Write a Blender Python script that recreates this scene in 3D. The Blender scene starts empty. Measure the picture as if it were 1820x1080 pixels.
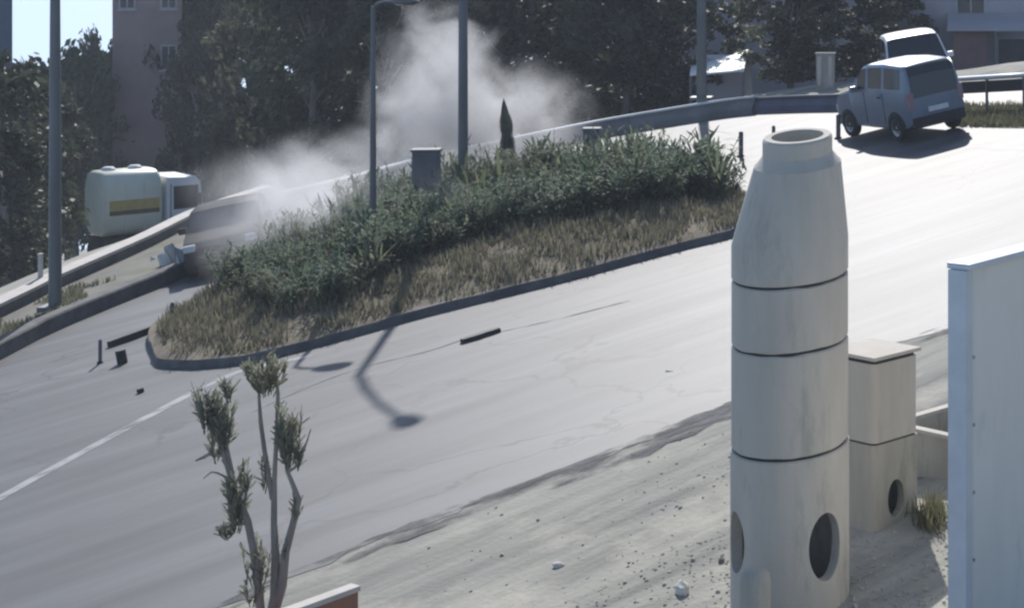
import bpy, bmesh, math, random
from mathutils import Vector, Matrix, noise

R = math.radians
scene = bpy.context.scene
COL = scene.collection

# ------------------------------------------------------------------ camera
F, PX, YH, ZC = 3200.0, 1700.0, -60.0, 6.2      # focal length and principal point in photo pixels, camera height
cam_d = bpy.data.cameras.new('camera')
cam_d.sensor_width = 36.0
cam_d.lens = 36.0 * F / 1820.0
cam_d.shift_x = (910.0 - PX) / 1820.0
cam_d.shift_y = -(540.0 - YH) / 1820.0
cam_d.clip_start = 0.2
cam_d.clip_end = 4000
cam = bpy.data.objects.new('camera', cam_d)
cam.location = (0, 0, ZC)
cam.rotation_euler = (R(90), 0, 0)
COL.objects.link(cam)
scene.camera = cam

# ------------------------------------------------------------------ light
SUN_EL = R(37.0)
SUN_AZ = math.atan2(-0.152, 0.988)
world = bpy.data.worlds.new('World')
scene.world = world
world.use_nodes = True
nt = world.node_tree
nt.nodes.clear()
wo = nt.nodes.new('ShaderNodeOutputWorld')
bg = nt.nodes.new('ShaderNodeBackground')
sky = nt.nodes.new('ShaderNodeTexSky')
sky.sky_type = 'NISHITA'
sky.sun_disc = False
sky.sun_elevation = SUN_EL
sky.sun_rotation = SUN_AZ
sky.air_density = 1.0
sky.dust_density = 0.4
tc = nt.nodes.new('ShaderNodeTexCoord')
sx = nt.nodes.new('ShaderNodeSeparateXYZ')
mx = nt.nodes.new('ShaderNodeMath'); mx.operation = 'MAXIMUM'; mx.inputs[1].default_value = 0.22
cx = nt.nodes.new('ShaderNodeCombineXYZ')
nt.links.new(tc.outputs['Generated'], sx.inputs[0])
nt.links.new(sx.outputs['X'], cx.inputs['X'])
nt.links.new(sx.outputs['Y'], cx.inputs['Y'])
nt.links.new(sx.outputs['Z'], mx.inputs[0])
nt.links.new(mx.outputs[0], cx.inputs['Z'])
nt.links.new(cx.outputs[0], sky.inputs['Vector'])
nt.links.new(sky.outputs[0], bg.inputs['Color'])
bg.inputs['Strength'].default_value = 0.10
nt.links.new(bg.outputs[0], wo.inputs['Surface'])

sl = bpy.data.lights.new('sun', 'SUN')
sl.energy = 3.6
sl.angle = R(0.6)
sl.color = (1.0, 0.965, 0.92)
sun = bpy.data.objects.new('sun', sl)
to_sun = Vector((math.sin(SUN_AZ) * math.cos(SUN_EL), math.cos(SUN_AZ) * math.cos(SUN_EL), math.sin(SUN_EL)))
sun.rotation_euler = to_sun.to_track_quat('Z', 'Y').to_euler()
sun.location = (0, 0, 40)
COL.objects.link(sun)

scene.view_settings.view_transform = 'Standard'
scene.view_settings.look = 'None'
scene.view_settings.gamma = 1.0
scene.view_settings.exposure = 0.58
scene.cycles.use_denoising = True
scene.cycles.pixel_filter_type = 'BLACKMAN_HARRIS'
scene.cycles.filter_width = 2.4
scene.cycles.volume_bounces = 1
scene.cycles.volume_step_rate = 2.0
scene.cycles.max_bounces = 8

# ------------------------------------------------------------------ terrain and pixel helpers
GA, GB = 0.17, 0.06
def plane(x, y):
    return GA * x + GB * y
def P(u, v, dz=0.0):
    """photo pixel -> point on the sloping ground (raised by dz)"""
    dx = (u - PX) / F; s = -(v - YH) / F
    y = (ZC - dz) / (GB + GA * dx - s)
    return Vector((dx * y, y, plane(dx * y, y) + dz))
def Q(u, v, y):
    """photo pixel -> point at depth y"""
    return Vector(((u - PX) / F * y, y, ZC - (v - YH) / F * y))

EDGE = [(-19.2, -60), (-19.2, 20), (-19.3, 36.2), (-19.4, 39), (-19.2, 42.5), (-19.4, 46), (-18.6, 48.6), (-15.9, 51.2),
        (-11.9, 52.6), (-8.2, 53.3), (-5.6, 53.2), (-2.8, 51.6), (1.8, 49.6), (9, 47), (70, 30)]
INSIDE = EDGE + [(70, -60)]
def in_poly(x, y, poly):
    c = False; n = len(poly); j = n - 1
    for i in range(n):
        xi, yi = poly[i]; xj, yj = poly[j]
        if (yi > y) != (yj > y) and x < (xj - xi) * (y - yi) / (yj - yi) + xi:
            c = not c
        j = i
    return c
def dist_line(x, y, pl):
    best = 1e9
    for (ax, ay), (bx_, by_) in zip(pl[:-1], pl[1:]):
        ex, ey = bx_ - ax, by_ - ay
        t = max(0, min(1, ((x - ax) * ex + (y - ay) * ey) / (ex * ex + ey * ey)))
        best = min(best, math.hypot(x - ax - t * ex, y - ay - t * ey))
    return best
def terrain(x, y):
    z = plane(x, y)
    if in_poly(x, y, INSIDE):
        return z
    d = dist_line(x, y, EDGE)
    s = max(0.0, min(1.0, (4 - x) / 20.0))
    t = max(0.0, min(1.0, (d - 1.2) / 11.0)); t = t * t * (3 - 2 * t)
    return z - (0.6 + 0.50 * s) * t - 0.12 * max(0, d - 2.5)

# ------------------------------------------------------------------ materials
def nodes_of(m):
    m.use_nodes = True
    t = m.node_tree
    return t, t.nodes['Principled BSDF']
def pmat(name, c1, c2=None, scale=6.0, rough=0.8, bump=0.0, bscale=60.0, stretch=(1, 1, 1), rot=0.0, detail=6.0,
         spots=None, spec=0.5, metal=0.0, ramp=(0.35, 0.65), coat=0.0, world_co=False, c3=None, s3=1.0, r3=(0.45, 0.6), st3=False, cracks=0.0):
    m = bpy.data.materials.new(name)
    t, b = nodes_of(m)
    b.inputs['Roughness'].default_value = rough
    b.inputs['Specular IOR Level'].default_value = spec
    b.inputs['Metallic'].default_value = metal
    b.inputs['Coat Weight'].default_value = coat
    if c2 is None:
        c2 = tuple(x * 0.82 for x in c1)
    if world_co:
        g = t.nodes.new('ShaderNodeNewGeometry'); src = g.outputs['Position']
    else:
        g = t.nodes.new('ShaderNodeTexCoord'); src = g.outputs['Object']
    mp = t.nodes.new('ShaderNodeMapping')
    mp.inputs['Scale'].default_value = stretch
    mp.inputs['Rotation'].default_value = (0, 0, rot)
    # rotate first, then stretch
    mp0 = t.nodes.new('ShaderNodeMapping'); mp0.inputs['Rotation'].default_value = (0, 0, rot)
    mp.inputs['Rotation'].default_value = (0, 0, 0)
    t.links.new(src, mp0.inputs[0]); t.links.new(mp0.outputs[0], mp.inputs[0])
    n = t.nodes.new('ShaderNodeTexNoise'); n.inputs['Scale'].default_value = scale; n.inputs['Detail'].default_value = detail
    n.inputs['Roughness'].default_value = 0.62
    t.links.new(mp.outputs[0], n.inputs['Vector'])
    r = t.nodes.new('ShaderNodeValToRGB')
    r.color_ramp.elements[0].position, r.color_ramp.elements[1].position = ramp
    r.color_ramp.elements[0].color = (*c2, 1); r.color_ramp.elements[1].color = (*c1, 1)
    t.links.new(n.outputs[0], r.inputs[0])
    col = r.outputs[0]
    if c3 is not None:
        n3 = t.nodes.new('ShaderNodeTexNoise'); n3.inputs['Scale'].default_value = s3; n3.inputs['Detail'].default_value = 8
        n3.inputs['Roughness'].default_value = 0.7
        t.links.new((mp if st3 else mp0).outputs[0], n3.inputs['Vector'])
        r3n = t.nodes.new('ShaderNodeValToRGB'); r3n.color_ramp.elements[0].position, r3n.color_ramp.elements[1].position = r3
        t.links.new(n3.outputs[0], r3n.inputs[0])
        mixc = t.nodes.new('ShaderNodeMix'); mixc.data_type = 'RGBA'
        t.links.new(r3n.outputs[0], mixc.inputs[0]); t.links.new(col, mixc.inputs[6]); mixc.inputs[7].default_value = (*c3, 1)
        col = mixc.outputs[2]
    if cracks > 0:
        nd = t.nodes.new('ShaderNodeTexNoise'); nd.inputs['Scale'].default_value = 1.3; nd.inputs['Detail'].default_value = 6
        t.links.new(mp0.outputs[0], nd.inputs['Vector'])
        va = t.nodes.new('ShaderNodeVectorMath'); va.operation = 'MULTIPLY_ADD'; va.inputs[1].default_value = (1.6, 1.6, 0)
        t.links.new(nd.outputs['Color'], va.inputs[0]); t.links.new(mp0.outputs[0], va.inputs[2])
        vo = t.nodes.new('ShaderNodeTexVoronoi'); vo.feature = 'DISTANCE_TO_EDGE'; vo.inputs['Scale'].default_value = .33
        t.links.new(va.outputs[0], vo.inputs['Vector'])
        cr = t.nodes.new('ShaderNodeMapRange'); cr.inputs['From Min'].default_value = 0.004; cr.inputs['From Max'].default_value = 0.016; cr.inputs['To Min'].default_value = cracks; cr.inputs['To Max'].default_value = 0
        t.links.new(vo.outputs['Distance'], cr.inputs['Value'])
        nm = t.nodes.new('ShaderNodeTexNoise'); nm.inputs['Scale'].default_value = .16; t.links.new(mp0.outputs[0], nm.inputs['Vector'])
        rm = t.nodes.new('ShaderNodeMapRange'); rm.inputs['From Min'].default_value = .45; rm.inputs['From Max'].default_value = .6; t.links.new(nm.outputs[0], rm.inputs['Value'])
        mm = t.nodes.new('ShaderNodeMath'); mm.operation = 'MULTIPLY'; t.links.new(cr.outputs[0], mm.inputs[0]); t.links.new(rm.outputs[0], mm.inputs[1])
        mk = t.nodes.new('ShaderNodeMix'); mk.data_type = 'RGBA'; t.links.new(mm.outputs[0], mk.inputs[0]); t.links.new(col, mk.inputs[6]); mk.inputs[7].default_value = (.035, .035, .038, 1)
        # broad dusty and oily lanes along the road
        nl_ = t.nodes.new('ShaderNodeTexNoise'); nl_.inputs['Scale'].default_value = .9; nl_.inputs['Detail'].default_value = 3
        ms = t.nodes.new('ShaderNodeMapping'); ms.inputs['Scale'].default_value = (.045, 1.3, 1); t.links.new(mp0.outputs[0], ms.inputs[0]); t.links.new(ms.outputs[0], nl_.inputs['Vector'])
        rl = t.nodes.new('ShaderNodeMapRange'); rl.inputs['From Min'].default_value = .35; rl.inputs['From Max'].default_value = .65; rl.inputs['To Min'].default_value = .76; rl.inputs['To Max'].default_value = 1.24; t.links.new(nl_.outputs[0], rl.inputs['Value'])
        vs_ = t.nodes.new('ShaderNodeVectorMath'); vs_.operation = 'SCALE'; t.links.new(mk.outputs[2], vs_.inputs[0]); t.links.new(rl.outputs[0], vs_.inputs['Scale'])
        col = vs_.outputs[0]
    t.links.new(col, b.inputs['Base Color'])
    if bump > 0:
        bn = t.nodes.new('ShaderNodeTexNoise'); bn.inputs['Scale'].default_value = bscale; bn.inputs['Detail'].default_value = 5
        t.links.new(mp0.outputs[0], bn.inputs['Vector'])
        bp = t.nodes.new('ShaderNodeBump'); bp.inputs['Strength'].default_value = bump; bp.inputs['Distance'].default_value = 0.02
        t.links.new(bn.outputs[0], bp.inputs['Height']); t.links.new(bp.outputs[0], b.inputs['Normal'])
    return m
def leafmat(name, ca, cb, trans=0.35, rough=0.6):
    m = bpy.data.materials.new(name)
    t, b = nodes_of(m)
    b.inputs['Roughness'].default_value = rough
    b.inputs['Specular IOR Level'].default_value = 0.25
    g = t.nodes.new('ShaderNodeNewGeometry')
    r = t.nodes.new('ShaderNodeValToRGB')
    r.color_ramp.elements[0].color = (*ca, 1); r.color_ramp.elements[1].color = (*cb, 1)
    t.links.new(g.outputs['Random Per Island'], r.inputs[0])
    t.links.new(r.outputs[0], b.inputs['Base Color'])
    tr = t.nodes.new('ShaderNodeBsdfTranslucent')
    t.links.new(r.outputs[0], tr.inputs[0])
    mix = t.nodes.new('ShaderNodeMixShader'); mix.inputs[0].default_value = trans
    out = t.nodes['Material Output']
    t.links.new(b.outputs[0], mix.inputs[1]); t.links.new(tr.outputs[0], mix.inputs[2]); t.links.new(mix.outputs[0], out.inputs[0])
    return m

M = {}
M['ground'] = pmat('dirt', (0.35, 0.335, 0.285), (0.16, 0.158, 0.14), scale=0.9, rough=0.95, bump=0.7, bscale=16, stretch=(0.22, 2.0, 1), rot=R(-42),
                   world_co=True, detail=10, c3=(0.40, 0.37, 0.31), s3=0.5, r3=(0.5, 0.66))
M['asphalt'] = pmat('asphalt', (0.118, 0.119, 0.124), (0.066, 0.067, 0.071), scale=0.55, rough=0.58, bump=0.14, bscale=130, stretch=(0.10, 2.6, 1), rot=R(-36),
                    world_co=True, detail=9, spec=0.33, ramp=(0.32, 0.68), c3=(0.085, 0.086, 0.088), s3=0.35, cracks=0.75)
M['asphalt_edge'] = pmat('asphalt_edge', (0.11, 0.11, 0.116), (0.04, 0.04, 0.044), scale=2.6, rough=0.9, bump=0.9, bscale=22, stretch=(0.4, 1.6, 1), rot=R(-42), world_co=True, detail=9)  # broken asphalt, darkened further for shade on the edge step
M['seam'] = pmat('seam', (0.085, 0.085, 0.09), (0.06, 0.06, 0.065), scale=4, rough=0.85, world_co=True)
M['paint'] = pmat('road_paint', (0.30, 0.30, 0.31), (0.17, 0.17, 0.18), scale=3.5, rough=0.7, bump=0.2, world_co=True, detail=10, ramp=(0.25, 0.6))
M['kerb'] = pmat('kerb_concrete', (0.15, 0.145, 0.14), (0.085, 0.082, 0.083), scale=2.5, rough=0.9, bump=0.5, bscale=25, world_co=True)
M['pavement'] = pmat('pavement', (0.19, 0.18, 0.155), (0.13, 0.125, 0.105), scale=1.2, rough=0.95, bump=0.4, bscale=20, world_co=True, detail=9, c3=(0.13, 0.14, 0.08), s3=0.7, r3=(0.52, 0.62))
M['soil'] = pmat('soil', (0.20, 0.165, 0.115), (0.11, 0.09, 0.062), scale=1.8, rough=1.0, bump=0.9, bscale=12, world_co=True, detail=9)
M['conc'] = pmat('concrete', (0.53, 0.485, 0.42), (0.43, 0.395, 0.345), scale=2.2, rough=0.88, bump=0.3, bscale=48, stretch=(1, 1, 0.22), detail=12,
                 c3=(0.30, 0.285, 0.245), s3=2.6, r3=(0.56, 0.74), st3=True)
M['conc_dark'] = pmat('concrete_stained', (0.45, 0.42, 0.36), (0.31, 0.29, 0.25), scale=2.4, rough=0.9, bump=0.4, bscale=38, stretch=(1, 1, 0.22), detail=12,
                      c3=(0.20, 0.20, 0.15), s3=2.2, r3=(0.54, 0.72), st3=True)
M['joint_and_shade'] = pmat('joint_dark', (0.05, 0.05, 0.052), rough=0.95)
M['barrier'] = pmat('barrier_shaded_concrete', (0.21, 0.207, 0.205), (0.14, 0.138, 0.138), scale=1.2, rough=0.85, bump=0.2, bscale=25)  # face concrete, shade on the camera side put into the colour
M['pole'] = pmat('pole_metal', (0.16, 0.165, 0.17), (0.11, 0.115, 0.12), scale=3, rough=0.55, metal=0.3, stretch=(1, 1, 0.2))
M['lampglass'] = pmat('lamp_glass', (0.5, 0.5, 0.48), rough=0.3)
M['panel'] = pmat('white_sheet', (0.80, 0.77, 0.71), (0.70, 0.675, 0.62), scale=1.3, rough=0.5, bump=0.08, bscale=4, stretch=(1, 1, 0.3), spec=0.45, detail=9,
                  c3=(0.36, 0.37, 0.30), s3=1.1, r3=(0.56, 0.78), st3=True)
M['panel_frame'] = pmat('white_frame', (0.62, 0.64, 0.66), (0.54, 0.56, 0.58), scale=3, rough=0.4, spec=0.5)
M['brown'] = pmat('brown_wall', (0.30, 0.145, 0.095), (0.21, 0.11, 0.08), scale=3, rough=0.85, bump=0.3, bscale=30)
M['barrier_lit_top'] = pmat('barrier_lit_top', (0.72, 0.72, 0.72), (0.58, 0.58, 0.58), scale=2, rough=0.8)  # sunlight on the barrier top put into the pale colour
M['coping'] = pmat('pale_coping', (0.5, 0.46, 0.42), (0.4, 0.37, 0.34), scale=4, rough=0.8)
M['stone'] = pmat('pale_stone', (0.62, 0.6, 0.56), (0.45, 0.44, 0.4), scale=6, rough=0.9, bump=0.4, bscale=18)
M['pebble'] = pmat('pebbles', (0.42, 0.40, 0.35), (0.26, 0.25, 0.22), scale=2, rough=0.95, world_co=True)
M['bark'] = pmat('bark', (0.30, 0.27, 0.24), (0.18, 0.16, 0.14), scale=9, rough=0.95, bump=0.7, bscale=22, stretch=(1, 1, 0.25))
M['palebark'] = pmat('pale_bark', (0.4, 0.38, 0.34), (0.27, 0.255, 0.23), scale=6, rough=0.9, bump=0.4, bscale=22, stretch=(1, 1, 0.25))
M['leaf_dark'] = leafmat('leaf_dark', (0.040, 0.052, 0.034), (0.085, 0.10, 0.060), 0.3)
M['leaf_olive'] = leafmat('leaf_olive', (0.065, 0.075, 0.042), (0.14, 0.145, 0.085), 0.35)
M['leaf_green'] = leafmat('leaf_green', (0.05, 0.085, 0.038), (0.11, 0.15, 0.07), 0.35)
M['leaf_plant'] = leafmat('leaf_plant', (0.075, 0.115, 0.075), (0.20, 0.25, 0.16), 0.4, 0.75)
M['leaf_plant2'] = leafmat('leaf_plant2', (0.10, 0.125, 0.075), (0.24, 0.25, 0.155), 0.4, 0.75)
M['dry'] = leafmat('dry_grass', (0.15, 0.135, 0.095), (0.29, 0.265, 0.19), 0.35, 0.9)
M['drygreen'] = leafmat('half_dry_grass', (0.11, 0.112, 0.062), (0.22, 0.21, 0.125), 0.35, 0.9)
M['tuft'] = leafmat('tuft_leaf', (0.16, 0.165, 0.13), (0.32, 0.32, 0.25), 0.4, 0.85)
M['tuft2'] = leafmat('tuft_leaf_olive', (0.17, 0.17, 0.12), (0.34, 0.33, 0.24), 0.4, 0.85)
M['black'] = pmat('black_plastic', (0.02, 0.02, 0.022), rough=0.7)
M['tyre'] = pmat('tyre', (0.022, 0.022, 0.023), rough=0.9)
M['rim'] = pmat('rim', (0.42, 0.42, 0.44), rough=0.4, metal=0.7)
M['glass'] = pmat('car_glass', (0.02, 0.024, 0.03), (0.016, 0.02, 0.026), rough=0.12, spec=0.6)
M['grey_paint'] = pmat('grey_paint', (0.16, 0.20, 0.26), (0.14, 0.18, 0.24), rough=0.35, coat=0.5, metal=0.3)
M['white_paint'] = pmat('white_paint', (0.78, 0.78, 0.78), (0.72, 0.72, 0.72), rough=0.35, coat=0.4)
M['dark_paint'] = pmat('dark_paint', (0.025, 0.025, 0.03), (0.018, 0.018, 0.022), rough=0.7, spec=0.15)
M['tail'] = pmat('tail_light', (0.34, 0.2, 0.22), rough=0.25)
M['lamp_clear'] = pmat('head_light', (0.65, 0.66, 0.68), rough=0.2)
M['plate'] = pmat('number_plate', (0.7, 0.7, 0.7), rough=0.5)
M['tank'] = pmat('tank_paint', (0.70, 0.72, 0.62), (0.62, 0.64, 0.54), scale=1.5, rough=0.4, coat=0.2)
M['tank_stripe'] = pmat('tank_stripe', (0.12, 0.10, 0.04), rough=0.5)
M['tank_yellow'] = pmat('tank_yellow', (0.50, 0.40, 0.14), rough=0.5)
M['cab'] = pmat('cab_paint', (0.75, 0.76, 0.78), (0.68, 0.69, 0.71), rough=0.4)
M['chassis'] = pmat('chassis', (0.03, 0.032, 0.03), rough=0.9)
M['wall_brown'] = pmat('render_mauve', (0.34, 0.255, 0.24), (0.27, 0.205, 0.195), scale=0.7, rough=0.95)
M['wall_grey'] = pmat('render_grey', (0.46, 0.43, 0.46), (0.38, 0.355, 0.38), scale=0.7, rough=0.95, detail=8)
M['wall_blue'] = pmat('render_blue', (0.10, 0.14, 0.19), (0.08, 0.115, 0.16), scale=0.7, rough=0.95)
M['brick_red'] = pmat('reddish_render', (0.24, 0.15, 0.14), (0.18, 0.115, 0.11), scale=1.4, rough=0.95)
M['roof'] = pmat('roof_dark', (0.10, 0.085, 0.085), rough=0.9)
M['bframe'] = pmat('window_frame', (0.45, 0.45, 0.46), rough=0.6)
M['tarp'] = pmat('white_tarp', (0.8, 0.8, 0.78), (0.72, 0.72, 0.7), scale=2, rough=0.6)
M['dark_violet'] = pmat('violet_tone', (0.10, 0.10, 0.15), (0.07, 0.07, 0.10), scale=2, rough=0.7)  # plain dark violet tone of the low barrier
M['rail'] = pmat('rail_paint', (0.72, 0.72, 0.74), (0.6, 0.6, 0.62), scale=3, rough=0.4, metal=0.2)
M['cabinet'] = pmat('cabinet_grey', (0.12, 0.122, 0.135), (0.09, 0.092, 0.105), scale=2, rough=0.7)
M['debris_white'] = pmat('white_plastic', (0.7, 0.7, 0.7), (0.55, 0.55, 0.55), scale=5, rough=0.5)

# ------------------------------------------------------------------ mesh helpers
class MB:
    def __init__(self):
        self.v = []; self.f = []
    def add(self, vs, fs):
        o = len(self.v)
        self.v += [tuple(p) for p in vs]
        self.f += [tuple(i + o for i in f) for f in fs]
        return self
    def box(self, lo, hi, mat=None):
        x0, y0, z0 = lo; x1, y1, z1 = hi
        vs = [Vector(p) for p in ((x0, y0, z0), (x1, y0, z0), (x1, y1, z0), (x0, y1, z0), (x0, y0, z1), (x1, y0, z1), (x1, y1, z1), (x0, y1, z1))]
        if mat is not None:
            vs = [mat @ p for p in vs]
        return self.add(vs, [(0, 3, 2, 1), (4, 5, 6, 7), (0, 1, 5, 4), (1, 2, 6, 5), (2, 3, 7, 6), (3, 0, 4, 7)])
    def tube(self, pts, radii, seg=10, caps=True):
        pts = [Vector(p) for p in pts]
        n = len(pts)
        if not hasattr(radii, '__len__'):
            radii = [radii] * n
        rings = []
        ref = None
        for i, p in enumerate(pts):
            d = (pts[min(i + 1, n - 1)] - pts[max(i - 1, 0)]).normalized()
            if ref is None:
                ref = Vector((1, 0, 0)) if abs(d.x) < 0.8 else Vector((0, 1, 0))
            a = (ref - d * ref.dot(d)).normalized(); b = d.cross(a); ref = a
            rings.append([p + (a * math.cos(2 * math.pi * k / seg) + b * math.sin(2 * math.pi * k / seg)) * radii[i] for k in range(seg)])
        vs = [q for r in rings for q in r]; fs = []
        for i in range(n - 1):
            for k in range(seg):
                fs.append((i * seg + k, i * seg + (k + 1) % seg, (i + 1) * seg + (k + 1) % seg, (i + 1) * seg + k))
        if caps:
            fs.append(tuple(reversed(range(seg)))); fs.append(tuple((n - 1) * seg + k for k in range(seg)))
        return self.add(vs, fs)
    def lathe(self, prof, seg=48, axis='z', c=(0, 0, 0), close=False, shift=None):
        """prof: list of (r, h); shift(h)->(dx,dy) offset of the axis"""
        vs = []; fs = []; n = len(prof)
        for (r, h) in prof:
            ox, oy = shift(h) if shift else (0, 0)
            for k in range(seg):
                a = 2 * math.pi * k / seg
                if axis == 'z': p = (c[0] + ox + r * math.cos(a), c[1] + oy + r * math.sin(a), c[2] + h)
                elif axis == 'y': p = (c[0] + r * math.cos(a), c[1] + h, c[2] + r * math.sin(a))
                else: p = (c[0] + h, c[1] + r * math.cos(a), c[2] + r * math.sin(a))
                vs.append(p)
        m = n if close else n - 1
        for i in range(m):
            j = (i + 1) % n
            for k in range(seg):
                fs.append((i * seg + k, i * seg + (k + 1) % seg, j * seg + (k + 1) % seg, j * seg + k))
        if not close:
            if prof[0][0] > 1e-6: fs.append(tuple(reversed(range(seg))))
            if prof[-1][0] > 1e-6: fs.append(tuple((n - 1) * seg + k for k in range(seg)))
        return self.add(vs, fs)
    def build(self, name, mat, parent=None, smooth=False, bevel=0.0, origin=None, autosmooth=None):
        me = bpy.data.meshes.new(name)
        v = self.v
        if origin is not None:
            v = [(p[0] - origin[0], p[1] - origin[1], p[2] - origin[2]) for p in v]
        me.from_pydata(v, [], self.f)
        me.update()
        bm = bmesh.new(); bm.from_mesh(me)
        if bevel == 0 and len(self.f) < 4000:
            bmesh.ops.recalc_face_normals(bm, faces=bm.faces)
        if bevel > 0:
            bmesh.ops.recalc_face_normals(bm, faces=bm.faces)
            es = [e for e in bm.edges if len(e.link_faces) == 2 and e.calc_face_angle(0) > 0.6]
            bmesh.ops.bevel(bm, geom=es, offset=bevel, segments=2, affect='EDGES', profile=0.7)
        bm.to_mesh(me); bm.free()
        me.materials.append(M[mat])
        if smooth:
            me.polygons.foreach_set('use_smooth', [True] * len(me.polygons))
            if autosmooth:
                me.set_sharp_from_angle(angle=autosmooth)
        o = bpy.data.objects.new(name, me)
        COL.objects.link(o)
        if parent is not None: o.parent = parent
        if origin is not None: o.location = origin
        return o
def empty(name, loc, rz=0.0):
    o = bpy.data.objects.new(name, None)
    o.empty_display_size = 0.2
    o.location = loc; o.rotation_euler = (0, 0, rz)
    COL.objects.link(o)
    return o
def tag(o, label, cat, group=None, kind=None):
    o['label'] = label; o['category'] = cat
    if group: o['group'] = group
    if kind: o['kind'] = kind
    return o
def struct(o):
    o['kind'] = 'structure'; return o
def copy_tree(o, parent=None):
    c = o.copy(); COL.objects.link(c)
    if parent is not None: c.parent = parent
    for ch in list(o.children): copy_tree(ch, c)
    return c
def poly_sheet(name, pts, mat, dz):
    """flat sheet on the sloping ground"""
    bm = bmesh.new()
    vs = [bm.verts.new((p[0], p[1], plane(p[0], p[1]) + dz)) for p in pts]
    f = bm.faces.new(vs)
    bm.normal_update()
    if f.normal.z < 0: f.normal_flip()
    bmesh.ops.triangulate(bm, faces=[f])
    me = bpy.data.meshes.new(name); bm.to_mesh(me); bm.free()
    me.materials.append(M[mat])
    o = bpy.data.objects.new(name, me); COL.objects.link(o)
    return o
def smooth_line(pts, n=6, closed=False):
    """Catmull-Rom through 2D points"""
    out = []; N = len(pts)
    rng = range(N) if closed else range(N - 1)
    for i in rng:
        g = lambda k: pts[k % N] if closed else pts[max(0, min(N - 1, k))]
        p0, p1, p2, p3 = g(i - 1), g(i), g(i + 1), g(i + 2)
        for s in range(n):
            t = s / n
            out.append(tuple(0.5 * (2 * p1[k] + (p2[k] - p0[k]) * t + (2 * p0[k] - 5 * p1[k] + 4 * p2[k] - p3[k]) * t * t + (3 * p1[k] - p0[k] - 3 * p2[k] + p3[k]) * t ** 3) for k in (0, 1)))
    if not closed: out.append(tuple(pts[-1][:2]))
    return out
def sweep(mb, line, prof, zf, closed=False, jit=0.0, rnd=None):
    """sweep a (side, height) profile along a 2D line; side is to the left of travel"""
    n = len(line); m = len(prof); vs = []; fs = []
    for i, p in enumerate(line):
        a = line[(i - 1) % n] if closed else line[max(i - 1, 0)]
        b = line[(i + 1) % n] if closed else line[min(i + 1, n - 1)]
        d = Vector((b[0] - a[0], b[1] - a[1])).normalized(); nx, ny = -d.y, d.x
        j = rnd.uniform(-jit, jit) if rnd else 0
        for (s, h) in prof:
            x, y = p[0] + nx * s, p[1] + ny * s
            vs.append((x, y, zf(p[0], p[1]) + h + j))
    for i in range(n if closed else n - 1):
        k = (i + 1) % n
        for q in range(m):
            r = (q + 1) % m
            fs.append((i * m + q, k * m + q, k * m + r, i * m + r))
    if not closed:
        fs.append(tuple(range(m))); fs.append(tuple(reversed([(n - 1) * m + q for q in range(m)])))
    mb.add(vs, fs)
    return mb

# ------------------------------------------------------------------ ground
def axis(lo, hi, a, b, step):
    out = []; x = a
    while x <= b: out.append(x); x += step
    s = step; x = a
    left = []
    while x > lo: s *= 1.35; x -= s; left.append(max(x, lo))
    s = step; x = out[-1]; right = []
    while x < hi: s *= 1.35; x += s; right.append(min(x, hi))
    return list(reversed(left)) + out + right
xs = axis(-420, 66, -48, 16, 1.5); ys = axis(-50, 700, 0, 90, 1.5)
mb = MB()
vs = [(x, y, terrain(x, y)) for y in ys for x in xs]
nx_ = len(xs)
fs = [(j * nx_ + i, j * nx_ + i + 1, (j + 1) * nx_ + i + 1, (j + 1) * nx_ + i) for j in range(len(ys) - 1) for i in range(nx_ - 1)]
mb.add(vs, fs)
vs_ground = vs
struct(mb.build('ground', 'ground'))

rnd = random.Random(7)
KERB = [P(-260, 800), P(-120, 705), P(0, 640), P(100, 588), P(200, 545), P(330, 492), P(372, 470), P(400, 452)]
KERB = [(-17.3, 6), (-17.35, 20)] + [(p.x, p.y) for p in KERB[2:]] + [(-16.9, 44.5), (-16.4, 47.3)]
kline = smooth_line(KERB, 6)
near_edge_base = [(-14.0, 8.0), (-12.0, 11.5), (-10.2, 14.4), (-8.69, 16.36), (-6.01, 19.22), (-4.46, 20.39), (-2.74, 21.95), (-1.0, 23.3), (1.5, 24.6), (6, 26.2), (16, 29), (45, 34)]
near_line = smooth_line(near_edge_base, 14)
ragged = []
for i, (x, y) in enumerate(near_line):
    k = 0.22 * noise.noise(Vector((x * 1.3, y * 1.3, 3.1))) + 0.08 * rnd.uniform(-1, 1)
    ragged.append((x + 0.66 * k, y - 0.75 * k))
far_line = [(-16.3, 47.6), (-15.3, 49.4), (-11.7, 51.0), (-8.2, 51.8), (-5.8, 51.7), (-2.9, 50.0), (1.8, 48.0), (9, 45.4), (45, 36)]
road_pts = [(x, y) for x, y in reversed(kline)] + [(-14.0, 6)] + ragged + list(reversed(far_line))
struct(poly_sheet('road', road_pts, 'asphalt', 0.006))

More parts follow.
